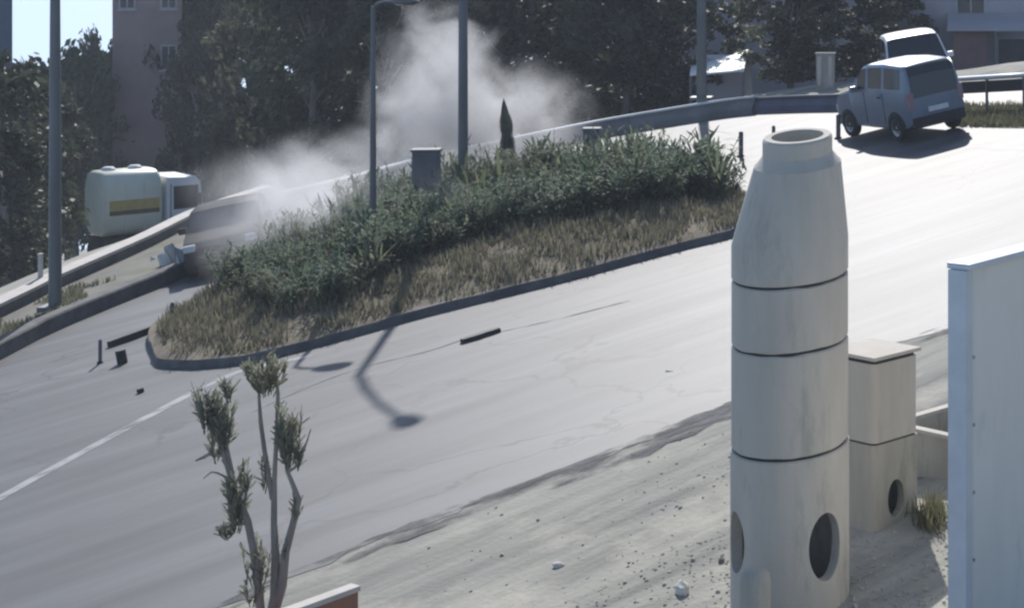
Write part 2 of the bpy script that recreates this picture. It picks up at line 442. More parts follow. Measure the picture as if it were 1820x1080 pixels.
# broken asphalt edge between road and dirt, its dark tone includes the step's shade
strip_a, strip_b = [], []
nl = [p for p in near_line if -9.2 < p[0] < 4]
for i, (x, y) in enumerate(nl):
    t = i / (len(nl) - 1)
    w = 0.10 + 0.42 * math.exp(-((t - 0.45) / 0.28) ** 2) + 0.10 * noise.noise(Vector((x * 2.2, y * 2.2, 9)))
    w = max(0.05, w)
    k = 0.10 * noise.noise(Vector((x * 3, y * 3, 1)))
    strip_a.append((x + 0.6 * k - 0.05, y - 0.7 * k + 0.16)); strip_b.append((x + 0.6 * (k + w), y - 0.75 * (k + w)))
struct(poly_sheet('shaded_broken_edge', strip_a + list(reversed(strip_b)), 'asphalt_edge', 0.010))
def fade_edges(m, lo, hi, sc):
    """let the sheet below show through ragged holes"""
    t = m.node_tree; out = t.nodes['Material Output']; b = t.nodes['Principled BSDF']
    g = t.nodes.new('ShaderNodeNewGeometry'); n = t.nodes.new('ShaderNodeTexNoise'); n.inputs['Scale'].default_value = sc; n.inputs['Detail'].default_value = 9; n.inputs['Roughness'].default_value = .7
    mp = t.nodes.new('ShaderNodeMapping'); mp.inputs['Scale'].default_value = (.5, 1.5, 1)
    m0 = t.nodes.new('ShaderNodeMapping'); m0.inputs['Rotation'].default_value = (0, 0, R(-42))
    t.links.new(g.outputs['Position'], m0.inputs[0]); t.links.new(m0.outputs[0], mp.inputs[0]); t.links.new(mp.outputs[0], n.inputs['Vector'])
    r = t.nodes.new('ShaderNodeMapRange'); r.inputs['From Min'].default_value = lo; r.inputs['From Max'].default_value = hi; t.links.new(n.outputs[0], r.inputs['Value'])
    tr = t.nodes.new('ShaderNodeBsdfTransparent'); mx_ = t.nodes.new('ShaderNodeMixShader')
    t.links.new(r.outputs[0], mx_.inputs[0]); t.links.new(tr.outputs[0], mx_.inputs[1]); t.links.new(b.outputs[0], mx_.inputs[2]); t.links.new(mx_.outputs[0], out.inputs[0])
fade_edges(M['asphalt_edge'], .44, .62, 2.0)
fade_edges(M['paint'], .28, .5, 3.0)
fade_edges(M['seam'], .38, .6, 2.0)
# dark seam across the asphalt
sm = [P(430, 742), P(540, 692), P(640, 655), P(760, 625), P(830, 603), P(960, 575), P(1120, 535)]
sml = smooth_line([(p.x, p.y) for p in sm], 6)
struct(poly_sheet('road_seam', [(x, y + 0.035 + 0.02 * noise.noise(Vector((x * 4, y * 4, 0)))) for x, y in sml] + [(x, y - 0.035 + 0.02 * noise.noise(Vector((x * 4, y * 4, 5)))) for x, y in reversed(sml)], 'seam', 0.010))
# lane line
ll = [P(-160, 980), P(0, 885), P(200, 775), P(390, 675), P(470, 650), P(560, 632)]
lll = smooth_line([(p.x, p.y) for p in ll], 8)
def offset_strip(line, w):
    a, b = [], []
    for i, p in enumerate(line):
        q0 = line[max(i - 1, 0)]; q1 = line[min(i + 1, len(line) - 1)]
        d = Vector((q1[0] - q0[0], q1[1] - q0[1])).normalized()
        a.append((p[0] - d.y * w, p[1] + d.x * w)); b.append((p[0] + d.y * w, p[1] - d.x * w))
    return a + list(reversed(b))
struct(poly_sheet('lane_line', offset_strip(lll, 0.10), 'paint', 0.010))

# left pavement with kerb
wall_pts = [(-19.15, 6), (-19.2, 20), (-19.25, 36.2), (-19.35, 38.6), (-19.15, 42.5), (-19.2, 46), (-18.4, 48.4)]
wl = smooth_line(wall_pts, 6)
pv = poly_sheet('pavement', [(x - 0.18, y) for x, y in kline] + list(reversed([(x + 0.02, y) for x, y in wl])), 'pavement', 0.24)
struct(pv)
mb = MB()
sweep(mb, kline, [(0, -0.1), (0.02, 0.27), (0.05, 0.30), (0.26, 0.30), (0.28, -0.1)], plane, rnd=rnd, jit=0.008)
struct(mb.build('kerb', 'kerb'))

# low roadside wall on the left
o = tag(empty('roadside_wall', (-19.3, 38, plane(-19.3, 38))), 'low roadside wall with pale coping along the left pavement', 'wall')
og = o.location
mb = MB(); sweep(mb, wl, [(0.0, -1.5), (0.0, 0.46), (0.24, 0.46), (0.24, -3.0)], plane)
mb.build('wall_body', 'kerb', o).location = -og
mb = MB(); sweep(mb, wl, [(-0.05, 0.46), (-0.05, 0.53), (0.29, 0.53), (0.29, 0.46)], plane)
mb.build('coping', 'coping', o).location = -og

# ------------------------------------------------------------------ traffic island
ISL = [P(270, 638), P(296, 655), P(430, 648), P(600, 607), P(760, 562), P(1000, 502), P(1200, 448), P(1310, 420), P(1348, 396)]
ISL = [(p.x, p.y) for p in ISL] + [(-4.3, 36.8), (-6.2, 40.0), (-8.8, 42.0), (-12.0, 42.6), (-13.7, 41.2), (-14.5, 38.8), (-14.9, 35.9), (-14.85, 33.2)]
isl = smooth_line(ISL, 5, closed=True)
# make it counter-clockwise (interior on the left)
area = sum(isl[i][0] * isl[(i + 1) % len(isl)][1] - isl[(i + 1) % len(isl)][0] * isl[i][1] for i in range(len(isl)))
if area < 0: isl.reverse()
mb = MB(); sweep(mb, isl, [(0, -0.1), (0.02, 0.12), (0.04, 0.145), (0.18, 0.145), (0.20, -0.1)], plane, closed=True, rnd=rnd, jit=0.006)
struct(mb.build('island_kerb', 'kerb'))
def isl_h(x, y):
    d = dist_line(x, y, isl + [isl[0]])
    return 0.15 + 0.30 * min(1, d / 2.2) + 0.05 * noise.noise(Vector((x * .8, y * .8, 0)))
bm = bmesh.new()
inner = []
gx = [-16 + 0.4 * i for i in range(34)]; gy = [28.5 + 0.4 * i for i in range(38)]
grid = {}
for i, x in enumerate(gx):
    for j, y in enumerate(gy):
        if in_poly(x, y, isl) or dist_line(x, y, isl + [isl[0]]) < 0.45:
            inside = in_poly(x, y, isl)
            if not inside:
                # snap to the kerb line
                best = min(isl, key=lambda p: (p[0] - x) ** 2 + (p[1] - y) ** 2); xx, yy = best
                xx, yy = xx * 0.995 + 0.005 * -9.5, yy * 0.995 + 0.005 * 36
            else: xx, yy = x, y
            grid[i, j] = bm.verts.new((xx, yy, plane(xx, yy) + (isl_h(xx, yy) if inside else 0.14)))
for (i, j) in list(grid):
    k = [(i, j), (i + 1, j), (i + 1, j + 1), (i, j + 1)]
    if all(q in grid for q in k):
        try: bm.faces.new([grid[q] for q in k])
        except ValueError: pass
me = bpy.data.meshes.new('island_soil'); bm.to_mesh(me); bm.free(); me.materials.append(M['soil'])
for p in me.polygons: p.use_smooth = True
o = bpy.data.objects.new('island_soil', me); COL.objects.link(o); struct(o)

def proj(x, y, z):
    return PX + F * x / y, YH + F * (ZC - z) / y

# dry grass
def blade(mb, x, y, z, h, w, lean, az):
    dx, dy = math.cos(az), math.sin(az)
    px_, py_ = -dy * w, dx * w
    mx_, my_, mz = x + dx * lean * .35, y + dy * lean * .35, z + h * .6
    tx, ty, tz = x + dx * lean, y + dy * lean, z + h
    o = len(mb.v)
    mb.v += [(x - px_, y - py_, z), (x + px_, y + py_, z), (mx_ + px_ * .7, my_ + py_ * .7, mz), (mx_ - px_ * .7, my_ - py_ * .7, mz), (tx, ty, tz)]
    mb.f += [(o, o + 1, o + 2, o + 3), (o + 3, o + 2, o + 4)]
rg = random.Random(11)
ga, gb_ = MB(), MB()
n = 0
while n < 26000:
    x, y = rg.uniform(-15.4, -3.6), rg.uniform(28.6, 43)
    if not in_poly(x, y, isl): continue
    d = dist_line(x, y, isl + [isl[0]])
    if d < 0.18: continue
    if y > 38 and rg.random() < 0.8: continue
    clump = noise.noise(Vector((x * 1.6, y * 1.6, 4)))
    if clump < -0.25 and rg.random() < 0.8: continue
    z = plane(x, y) + isl_h(x, y) - 0.03
    h = rg.uniform(0.08, 0.26) * (1 + 0.7 * clump)
    (ga if rg.random() < 0.62 else gb_).__class__
    blade(ga if rg.random() < 0.62 + 0.4 * clump else gb_, x, y, z, h, rg.uniform(.008, .018), rg.uniform(0.02, .16), rg.uniform(0, 6.28))
    n += 1
tag(ga.build('dry_grass', 'dry'), 'dry straw coloured grass covering the traffic island', 'grass', kind='stuff')
tag(gb_.build('half_dry_grass', 'drygreen'), 'olive half dry grass mixed into the island verge', 'grass', kind='stuff')

# ------------------------------------------------------------------ island plants
def leaf_strip(mb, base, d, up, L, W, bend, seg=5, tip=0.0):
    """a bent leaf with a pointed end"""
    side = d.cross(up).normalized()
    p = Vector(base); dirv = Vector(d).normalized()
    vs = []; fs = []
    for i in range(seg + 1):
        t = i / seg
        w = W * (math.sin(math.pi * min(1, 0.12 + 0.88 * t)) ** 0.7) if i < seg else 0.004
        vs += [p - side * w, p + side * w]
        dirv = (dirv - up * bend / seg).normalized()
        p = p + dirv * (L / seg)
    for i in range(seg):
        fs.append((2 * i, 2 * i + 1, 2 * i + 3, 2 * i + 2))
    mb.add(vs, fs)
def blade_plant(seed, H, nl_, mat):
    r = random.Random(seed)
    mb = MB(); st = MB()
    for i in range(nl_):
        az = r.uniform(0, 6.28); el = r.uniform(0.75, 1.45)
        d = Vector((math.cos(az) * math.cos(el), math.sin(az) * math.cos(el), math.sin(el)))
        b = Vector((r.gauss(0, .12), r.gauss(0, .12), 0))
        L = H * r.uniform(.35, .6)
        top = b + d * H * r.uniform(.25, .5)
        st.tube([b, (b + top) / 2 + Vector((r.gauss(0, .02), r.gauss(0, .02), 0)), top], [.013, .010, .007], 5, caps=False)
        leaf_strip(mb, top, d, Vector((0, 0, 1)) if el < 1.3 else Vector((math.cos(az), math.sin(az), .2)).normalized() * -1, L, r.uniform(.022, .05), r.uniform(.1, .9))
        if r.random() < .7:
            az2 = az + r.uniform(-1.5, 1.5)
            d2 = Vector((math.cos(az2) * .7, math.sin(az2) * .7, .7)).normalized()
            leaf_strip(mb, b + d * H * r.uniform(.1, .35), d2, Vector((0, 0, 1)), L * .8, r.uniform(.03, .06), r.uniform(.4, 1.2))
    return mb, st
def bushy_plant(seed, H, ns, ls=1.0):
    r = random.Random(seed)
    mb = MB(); st = MB()
    for i in range(ns):
        az = r.uniform(0, 6.28); el = r.uniform(0.9, 1.5)
        d = Vector((math.cos(az) * math.cos(el), math.sin(az) * math.cos(el), math.sin(el)))
        b = Vector((r.gauss(0, .14), r.gauss(0, .14), 0)); h = H * r.uniform(.6, 1)
        tp = b + d * h
        st.tube([b, tp], [.009, .004], 4, caps=False)
        for k in range(20):
            t = r.uniform(.1, 1)
            p = b.lerp(tp, t)
            a2 = r.uniform(0, 6.28); e2 = r.uniform(0, 1.2)
            dd = Vector((math.cos(a2) * math.cos(e2), math.sin(a2) * math.cos(e2), math.sin(e2)))
            leaf_strip(mb, p, dd, Vector((0, 0, 1)), r.uniform(.09, .2) * ls, r.uniform(.012, .024) * ls, r.uniform(.1, .9), seg=2)
    return mb, st
protos = []
for k in range(4):
    a, s = blade_plant(100 + k, 1.25, 26, None); protos.append(('blade', a, s, 'leaf_plant' if k % 2 else 'leaf_plant2'))
for k in range(5):
    a, s = bushy_plant(200 + k, 0.95, 30 if k < 3 else 20, (1, .8, 1.2, .7, 1.5)[k]); protos.append(('bushy', a, s, 'leaf_plant2' if k % 2 else 'leaf_plant'))
proto_obj = []
def plant_at(kind_i, x, y, sc, rz):
    kind, a, s, mt = protos[kind_i]
    z = plane(x, y) + isl_h(x, y) - 0.04
    lab = {'blade': ('upright broad leaved plant in the green planting of the island', 'broad leaved plants on the island'),
           'bushy': ('low bushy plant with small narrow leaves on the island', 'bushy plants on the island')}[kind]
    if kind_i not in made:
        root = empty('broadleaf_plant' if kind == 'blade' else 'bushy_plant', (x, y, z), rz)
        a.build('leaves', mt, root); s.build('stems', 'leaf_olive', root)
        tag(root, lab[0], 'plant', lab[1]); made[kind_i] = root
    else:
        root = copy_tree(made[kind_i])
    root.location = (x, y, z); root.rotation_euler = (0, 0, rz); root.scale = (sc, sc, sc * rp.uniform(.9, 1.1))
made = {}
rp = random.Random(5)
def lerp_tab(tab, u):
    for (u0, a0, b0), (u1, a1, b1) in zip(tab[:-1], tab[1:]):
        if u0 <= u <= u1:
            t = (u - u0) / (u1 - u0); return a0 + (a1 - a0) * t, b0 + (b1 - b0) * t
    return None
band = [(415, 520, 570), (470, 500, 596), (560, 470, 594), (640, 430, 560), (760, 405, 505), (900, 385, 462), (1050, 362, 432), (1200, 345, 405), (1310, 350, 385)]
pts_used = []
for gi in range(4000):
    x, y = rp.uniform(-15, -4), rp.uniform(29.4, 42.2)
    if not in_poly(x, y, isl) or dist_line(x, y, isl + [isl[0]]) < 0.45: continue
    u, v = proj(x, y, plane(x, y))
    b = lerp_tab(band, u)
    if b is None or not (b[0] - 14 < v < b[1] - 6): continue
    if any((x - a) ** 2 + (y - c) ** 2 < 0.46 ** 2 for a, c in pts_used): continue
    pts_used.append((x, y))
    front = (v - b[0]) / (b[1] - b[0])
    big = 1.0 if u > 620 else 0.82
    if u > 1050: big = 1.12
    if rp.random() < (0.17 if u > 1000 else 0.10):
        plant_at(rp.randrange(4), x, y, big * (1.05 - 0.3 * front) * rp.uniform(.85, 1.1), rp.uniform(0, 6.28))
    else:
        plant_at(4 + rp.randrange(5), x, y, big * (1.12 - .2 * front) * rp.uniform(.8, 1.2), rp.uniform(0, 6.28))
print('plants', len(pts_used))

# ------------------------------------------------------------------ poles
def lamp_post(u, Y, H, r, arm, label, gname):
    x = (u - PX) / F * Y; z = plane(x, Y) + (isl_h(x, Y) if in_poly(x, Y, isl) else 0.24)
    o = tag(empty('street_lamp', (x, Y, z - 0.05)), label, 'lamp', gname)
    mb = MB(); mb.tube([(0, 0, 0), (0, 0, H * .5), (0, 0, H)], [r, r * .85, r * .6], 14); mb.build('pole', 'pole', o, True, autosmooth=R(40))
    mb = MB(); mb.box((-r * 2, -r * 2, 0.0), (r * 2, r * 2, .09)); mb.build('base_plate', 'pole', o, bevel=.01)
    ax, ay, az = arm
    mb = MB(); mb.tube([(0, 0, H - .06), (ax * .25, ay * .25, H + az * .45), (ax * .6, ay * .6, H + az * .85), (ax, ay, H + az)], [r * .55, r * .5, r * .45, r * .42], 10)
    mb.build('arm', 'pole', o, True, autosmooth=R(40))
    d = Vector((ax, ay, 0)).normalized(); ang = math.atan2(d.y, d.x)
    T = Matrix.Translation((ax, ay, H + az)) @ Matrix.Rotation(ang, 4, 'Z')
    mb = MB(); mb.lathe([(0.02, -.1), (.10, -.02), (.17, .2), (.19, .42), (.14, .6), (0.02, .68)], 16, 'x')
    mb.v = [tuple(T @ Vector((p[0], p[1], p[2] * .45))) for p in mb.v]
    h = mb.build('lamp_head', 'pole', o, True)
    mb = MB(); mb.lathe([(0.01, .05), (.12, .2), (.13, .42), (0.01, .6)], 14, 'x')
    mb.v = [tuple(T @ Vector((p[0], p[1], p[2] * .3 - .05))) for p in mb.v]
    mb.build('lens', 'lampglass', h, True)
    return o
lamp_post(823, 39.8, 9.1, 0.115, (1.36, -2.1, 0.6), 'tall street lamp standing among the island plants beside the dust cloud', 'street lamps')
lamp_post(663, 35.3, 4.85, 0.068, (0.45, -0.25, 0.1), 'short thin lamp post rising from the front of the island', 'street lamps')
lamp_post(98, 36.3, 9.0, 0.125, (1.6, .4, 0.5), 'street lamp at the kerb of the left pavement', 'street lamps')
# far pole before the dark trees
lamp_post(1247, 54.6, 8.5, 0.16, (-1.2, -1.4, 0.5), 'street lamp behind the concrete barrier near the white canopy', 'street lamps')

# utility cabinet and concrete post in the plants
def box_thing(name, label, cat, u, Y, w, d, h, rz, mat, parts):
    x = (u - PX) / F * Y; z = terrain(x, Y) + (isl_h(x, Y) if in_poly(x, Y, isl) else 0)
    o = tag(empty(name, (x, Y, z - .05), rz), label, cat)
    mb = MB(); mb.box((-w / 2, -d / 2, 0), (w / 2, d / 2, h)); mb.build('body', mat, o, bevel=.02)
    for pn, lo, hi, pm in parts:
        mb = MB(); mb.box(lo, hi); mb.build(pn, pm, o, bevel=.006)
    return o
box_thing('utility_cabinet', 'grey utility cabinet half hidden in the island plants', 'cabinet', 758, 38.0, .54, .4, 1.5, R(8), 'cabinet',
          [('lid', (-.30, -.23, 1.5), (.30, .23, 1.55), 'cabinet'), ('door', (-.23, -.212, .2), (.23, -.196, 1.4), 'cabinet'), ('handle', (.14, -.235, .95), (.17, -.21, 1.12), 'black')])
box_thing('concrete_post', 'square grey concrete post behind the island plants', 'post', 1052, 41.0, .36, .36, 1.25, R(5), 'cabinet',
          [('cap', (-.2, -.2, 1.25), (.2, .2, 1.3), 'cabinet')])

# ------------------------------------------------------------------ far barrier
def barrier_run(name, label, pts, h, w, mat, capmat, cat='barrier'):
    c = pts[len(pts) // 2]
    o = tag(empty(name, (c[0], c[1], plane(*c))), label, cat)
    l = smooth_line(pts, 5)
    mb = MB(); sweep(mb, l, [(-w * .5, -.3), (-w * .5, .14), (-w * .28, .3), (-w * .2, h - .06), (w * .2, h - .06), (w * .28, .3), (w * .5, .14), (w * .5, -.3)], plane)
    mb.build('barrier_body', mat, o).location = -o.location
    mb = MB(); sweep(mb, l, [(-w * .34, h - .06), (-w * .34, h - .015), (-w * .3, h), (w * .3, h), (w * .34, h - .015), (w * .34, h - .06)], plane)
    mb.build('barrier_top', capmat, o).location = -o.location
    return o
bar = [P(505, 372), P(620, 346), P(720, 318), P(850, 288), P(960, 264), P(1070, 242), P(1200, 220), P(1290, 206), P(1345, 200)]
barrier_run('concrete_barrier', 'long concrete road barrier with sunlight coloured into its top behind the island', [(p.x, p.y) for p in bar], 0.48, 0.46, 'barrier', 'barrier_lit_top')
bar2 = [P(1348, 199), P(1430, 196), P(1520, 194), P(1600, 190)]
barrier_run('low_barrier', 'low dark violet road barrier under the trees beyond the bend', [(p.x, p.y) for p in bar2], 0.42, 0.42, 'dark_violet', 'cabinet')
# guard rail at the right
rp0, rp1 = P(1680, 205), P(1900, 196)
o = tag(empty('guard_rail', rp0), 'white topped guard rail behind the verge near the grey van', 'guard rail')
d = rp1 - rp0
mb = MB(); mb.tube([Vector((0, 0, .86)), d + Vector((0, 0, .86))], .055, 8); mb.build('top_rail', 'rail', o, True)
mb = MB()
n_ = Vector((-d.y, d.x, 0)).normalized() * .03
mb.add([n_ + Vector((0, 0, .5)), d + n_ + Vector((0, 0, .5)), d + n_ + Vector((0, 0, .78)), n_ + Vector((0, 0, .78)),
        -n_ + Vector((0, 0, .5)), d - n_ + Vector((0, 0, .5)), d - n_ + Vector((0, 0, .78)), -n_ + Vector((0, 0, .78))],
       [(0, 1, 2, 3), (7, 6, 5, 4), (0, 4, 5, 1), (3, 2, 6, 7), (0, 3, 7, 4), (1, 5, 6, 2)])
mb.build('rail_beam', 'black', o)
for t in (0.05, .35, .65, .95):
    p = d * t
    mb = MB(); mb.box((p.x - .035, p.y - .035, p.z - .2), (p.x + .035, p.y + .035, p.z + .86)); mb.build('post', 'pole', o)
# grass verge at the right
vg = [P(1690, 222), P(1760, 228), P(1960, 232), P(1960, 192), P(1690, 188)]
struct(poly_sheet('verge', [(p.x, p.y) for p in vg], 'soil', 0.012))
gv = MB()
for i in range(5000):
    u, v = rg.uniform(1690, 1940), rg.uniform(190, 227)
    p = P(u, v)
    blade(gv, p.x, p.y, p.z, rg.uniform(.06, .22), .014, rg.uniform(.02, .12), rg.uniform(0, 6.28))
tag(gv.build('verge_grass', 'drygreen'), 'short green grass on the verge beside the grey van', 'grass', kind='stuff')
# grass strip on left pavement
gv = MB()
for i in range(7000):
    t = rg.random(); y = 24 + t * 14.5
    x = rg.uniform(-19.0, -17.75)
    if noise.noise(Vector((x, y * .7, 2))) < -.1: continue
    blade(gv, x, y, plane(x, y) + .23, rg.uniform(.04, .16), .012, rg.uniform(.02, .1), rg.uniform(0, 6.28))
tag(gv.build('pavement_grass', 'drygreen'), 'green grass strip between the low wall and the kerb', 'grass', kind='stuff')

# small posts
def bollard(u, v, h, r, label, dz=0.0):
    p = P(u, v, dz)
    o = tag(empty('delineator_post', p), label, 'post', 'thin road posts')
    mb = MB(); mb.lathe([(r * 1.8, -.01), (r * 1.7, .03), (r * 1.1, .05)], 12); mb.build('foot', 'black', o)
    mb = MB(); mb.lathe([(r, .03), (r, h - .03), (r * .6, h)], 12); mb.build('shaft', 'cabinet', o, True, autosmooth=R(40))
    return o
bollard(1317, 279, .60, .055, 'thin post on the bright road behind the cone topped manhole stack')
bollard(1490, 247, .58, .055, 'thin post on the road just in front of the grey van')
bollard(1375, 262, .52, .045, 'thin post whose tip shows above the manhole stack opening')
bollard(306, 573, .38, .04, 'thin post at the rounded end of the island')
bollard(178, 646, .42, .03, 'slim dark post standing in the road beside the debris strip')
# small post and stub on the left wall
p = P(72, 520, .24); o = tag(empty('marker_post', p), 'pale marker post behind the low wall', 'post')
mb = MB(); mb.box((-.04, -.04, -.3), (.04, .04, .8)); mb.build('shaft', 'coping', o, bevel=.01)
mb = MB(); mb.box((-.05, -.05, .8), (.05, .05, .84)); mb.build('cap', 'coping', o, bevel=.01)

# ------------------------------------------------------------------ vehicles
def interp(tab, x):
    if x <= tab[0][0]: return tab[0][1]
    for (a, b), (c, d) in zip(tab[:-1], tab[1:]):
        if x <= c: return b + (d - b) * (x - a) / (c - a)
    return tab[-1][1]
def car(name, label, cat, L, W, top, belt, paint, loc, rz, wheels, side_win, front_glass, rear_glass, zb=.24, wr=.31, tilt=(0, 0), group=None):
    o = tag(empty(name, loc, rz), label, cat, group)
    o.rotation_euler = (tilt[0], tilt[1], rz)
    N = 56
    X = [-L / 2 + L * i / N for i in range(N + 1)]
    rings = []
    for x in X:
        zt = interp(top, x); e = abs(x) / (L / 2)
        w = W / 2 * (1 - .10 * e ** 8)
        zbx = zb + (.10 * max(0, e - .9) / .1)
        zs = min(belt, zt - .05)
        ring = [(0, zbx), (.8 * w, zbx), (w * .97, zbx + .06), (w, zbx + .4 * (zs - zbx)), (w * .992, zs)]
        dz = zt - zs
        for k, t in ((1, .12), (2, .5), (3, .86)):
            ring.append((w * .985 - dz * t * .20, zs + dz * t))
        wt = w * .985 - dz * .86 * .20
        ring += [(wt - .05, zs + dz * .955), (wt * .72, zt - .005), (wt * .35, zt + .004), (0, zt + .006)]
        rings.append(ring)
    m = len(rings[0])
    vs = []; fs = []
    full = 2 * m - 2
    for i, x in enumerate(X):
        for (y, z) in rings[i]: vs.append((x, y, z))
        for (y, z) in reversed(rings[i][1:-1]): vs.append((x, -y, z))
    for i in range(N):
        for k in range(full):
            fs.append((i * full + k, (i + 1) * full + k, (i + 1) * full + (k + 1) % full, i * full + (k + 1) % full))
    fs.append(tuple(reversed(range(full)))); fs.append(tuple(N * full + k for k in range(full)))
    mb = MB(); mb.add(vs, fs); body = mb.build('body', paint, o, True, autosmooth=R(38))
    def skin(nm, mt, sel, off=.006, parent=o):
        g = MB()
        for f in fs[:-2]:
            i = f[0] // full; k = f[0] % full
            if not sel(i, k, (X[i] + X[i + 1]) / 2): continue
            ps = [Vector(vs[q]) for q in f]
            nn = (ps[1] - ps[0]).cross(ps[3] - ps[0])
            if nn.length < 1e-9: nn = (ps[2] - ps[0]).cross(ps[3] - ps[1])
            nn.normalize()
            c = sum(ps, Vector()) / 4
            if nn.dot(c - Vector((c.x, 0, .7))) < 0: nn = -nn
            g.add([p_ + nn * off for p_ in ps], [(0, 1, 2, 3)])
        if g.f: return g.build(nm, mt, parent)
    lk = set((5, 6)); rk = set((full - 7, full - 6))
    for (a, b) in side_win:
        skin('side_window', 'glass', lambda i, k, x: k in lk and a < x < b)
        skin('side_window', 'glass', lambda i, k, x: k in rk and a < x < b)
    roofk = set(range(8, full - 8))
    skin('windshield', 'glass', lambda i, k, x: (k in roofk or k in (6, 7, full - 7, full - 8)) and k in range(8, full - 8) and front_glass[0] < x < front_glass[1])
    skin('rear_window', 'glass', lambda i, k, x: k in range(8, full - 8) and rear_glass[0] < x < rear_glass[1])
    # wheels
    for wx in wheels:
        for s in (-1, 1):
            mb = MB(); mb.lathe([(wr + .055, 0), (wr + .055, .012)], 28, 'y', (wx, 0, wr)); 
            mb.v = [(p[0], s * (W / 2 - .012 + p[1]) , max(p[2], zb - .0)) for p in mb.v]
            mb.build('wheel_arch', 'black', o)
            mb = MB(); mb.lathe([(wr * .62, -.17), (wr * .93, -.17), (wr, -.13), (wr, -.03), (wr * .93, .012), (wr * .64, .012)], 28, 'y', (0, 0, 0), close=True)
            mb.v = [(wx + p[0], s * (W / 2 + .01 + p[1]), wr + p[2]) for p in mb.v]
            ty = mb.build('wheel', 'tyre', o, True, autosmooth=R(35))
            mb = MB(); mb.lathe([(wr * .63, -.1), (wr * .63, .0), (wr * .5, -.03), (wr * .16, -.015), (.01, .0)], 20, 'y')
            mb.v = [(wx + p[0], s * (W / 2 + .01 + p[1]), wr + p[2]) for p in mb.v]
            mb.build('rim', 'rim', ty, True, autosmooth=R(35))
    xr, xf = -L / 2, L / 2
    for s in (-1, 1):
        mb = MB(); mb.box((xr - .015, s * W * .42 - .07, .72), (xr + .14, s * W * .42 + .07, 1.08 if belt > .95 else .86)); mb.build('tail_light', 'tail', o, bevel=.02)
        mb = MB(); mb.box((xf - .16, s * W * .39 - .13, .60), (xf + .012, s * W * .39 + .11, .74)); mb.build('headlight', 'lamp_clear', o, bevel=.025)
        mb = MB(); mx0 = front_glass[0] + .12; mb.box((mx0, s * (W / 2 + .09) - .08, belt + .0), (mx0 + .1, s * (W / 2 + .09) + .08, belt + .14)); mb.build('mirror', paint, o, bevel=.03)
        mb = MB(); mb.box((wheels[0] + .55, s * (W / 2 + .004) - .012, belt - .13), (wheels[0] + .68, s * (W / 2 + .004) + .012, belt - .10)); mb.build('door_handle', 'black', o)
        for dx in (wheels[0] + .45, wheels[0] + 1.3):
            mb = MB(); mb.box((dx, s * (W / 2) - .006, zb + .14), (dx + .012, s * (W / 2) + .0035, belt - .02)); mb.build('door_seam', 'black', o)
    mb = MB(); mb.box((xr - .05, -W * .44, zb + .04), (xr + .12, W * .44, zb + .28)); mb.build('rear_bumper', 'black' if paint == 'grey_paint' else paint, o, bevel=.03)
    mb = MB(); mb.box((xf - .12, -W * .44, zb + .02), (xf + .05, W * .44, zb + .26)); mb.build('front_bumper', paint, o, bevel=.03)
    mb = MB(); mb.box((xr - .062, -.26, zb + .36), (xr - .01, .26, zb + .47)); mb.build('number_plate', 'plate', o)
    return o
VAN_L = 3.4
# yaw: heading left and away from the camera
vp = P(1603, 248)
van_top = [(-1.75, .95), (-1.73, 1.28), (-1.64, 1.62), (-1.5, 1.70), (-.7, 1.75), (.1, 1.73), (.30, 1.68), (.92, 1.12), (1.45, 1.02), (1.68, .92), (1.75, .62)]
slope_x = math.atan(GA); slope_y = math.atan(GB)
def on_slope(o, lean=1.0):
    """lean a vehicle with the sloping road, keeping its heading"""
    up = Vector((-GA * lean, -GB * lean, 1)).normalized()
    h = o.rotation_euler.z
    f = Vector((math.cos(h), math.sin(h), 0)); f = (f - up * f.dot(up)).normalized()
    l = up.cross(f)
    o.rotation_euler = Matrix((f, l, up)).transposed().to_euler()
HD = R(122)
v1 = car('minivan', 'grey minivan on the bright road behind the manhole stack', 'van', 3.5, 1.55, van_top, 1.10, 'grey_paint', (vp.x, vp.y + .9, plane(vp.x, vp.y + .9) + .03), HD,
         (-1.12, 1.10), [(-1.45, -.72), (-.62, .02), (.10, .52)], (.32, .88), (-1.72, -1.56), wr=.31)
on_slope(v1, .92)
wp = Q(1650, 150, 48.2)
w_top = [(-1.9, .9), (-1.86, 1.3), (-1.7, 1.62), (-1.4, 1.76), (-.3, 1.80), (.25, 1.74), (.95, 1.10), (1.75, .98), (1.9, .7)]
v2 = car('suv', 'white vehicle facing the camera close behind the grey minivan', 'car', 3.8, 1.66, w_top, 1.05, 'white_paint', (-0.95, 47.2, plane(-0.95, 47.2) + .012), R(-82),
         (-1.2, 1.2), [(-1.5, -.7), (-.6, .2), (.28, .6)], (.28, .92), (-1.86, -1.68), wr=.3)
on_slope(v2, .92)
cp = P(385, 490)
c_top = [(-1.65, .75), (-1.6, .98), (-1.3, 1.22), (-.9, 1.30), (-.2, 1.30), (.1, 1.26), (.75, .88), (1.4, .76), (1.6, .64), (1.65, .46)]
v3 = car('crashed_car', 'dark crashed car at the left kerb inside the dust', 'car', 3.3, 1.6, c_top, .84, 'dark_paint', (-15.95, 39.8, plane(-15.95, 39.8) + .012), R(-74),
         (-1.05, 1.05), [(-1.2, -.45), (-.36, .4)], (.14, .72), (-1.58, -1.32), wr=.28)
on_slope(v3)

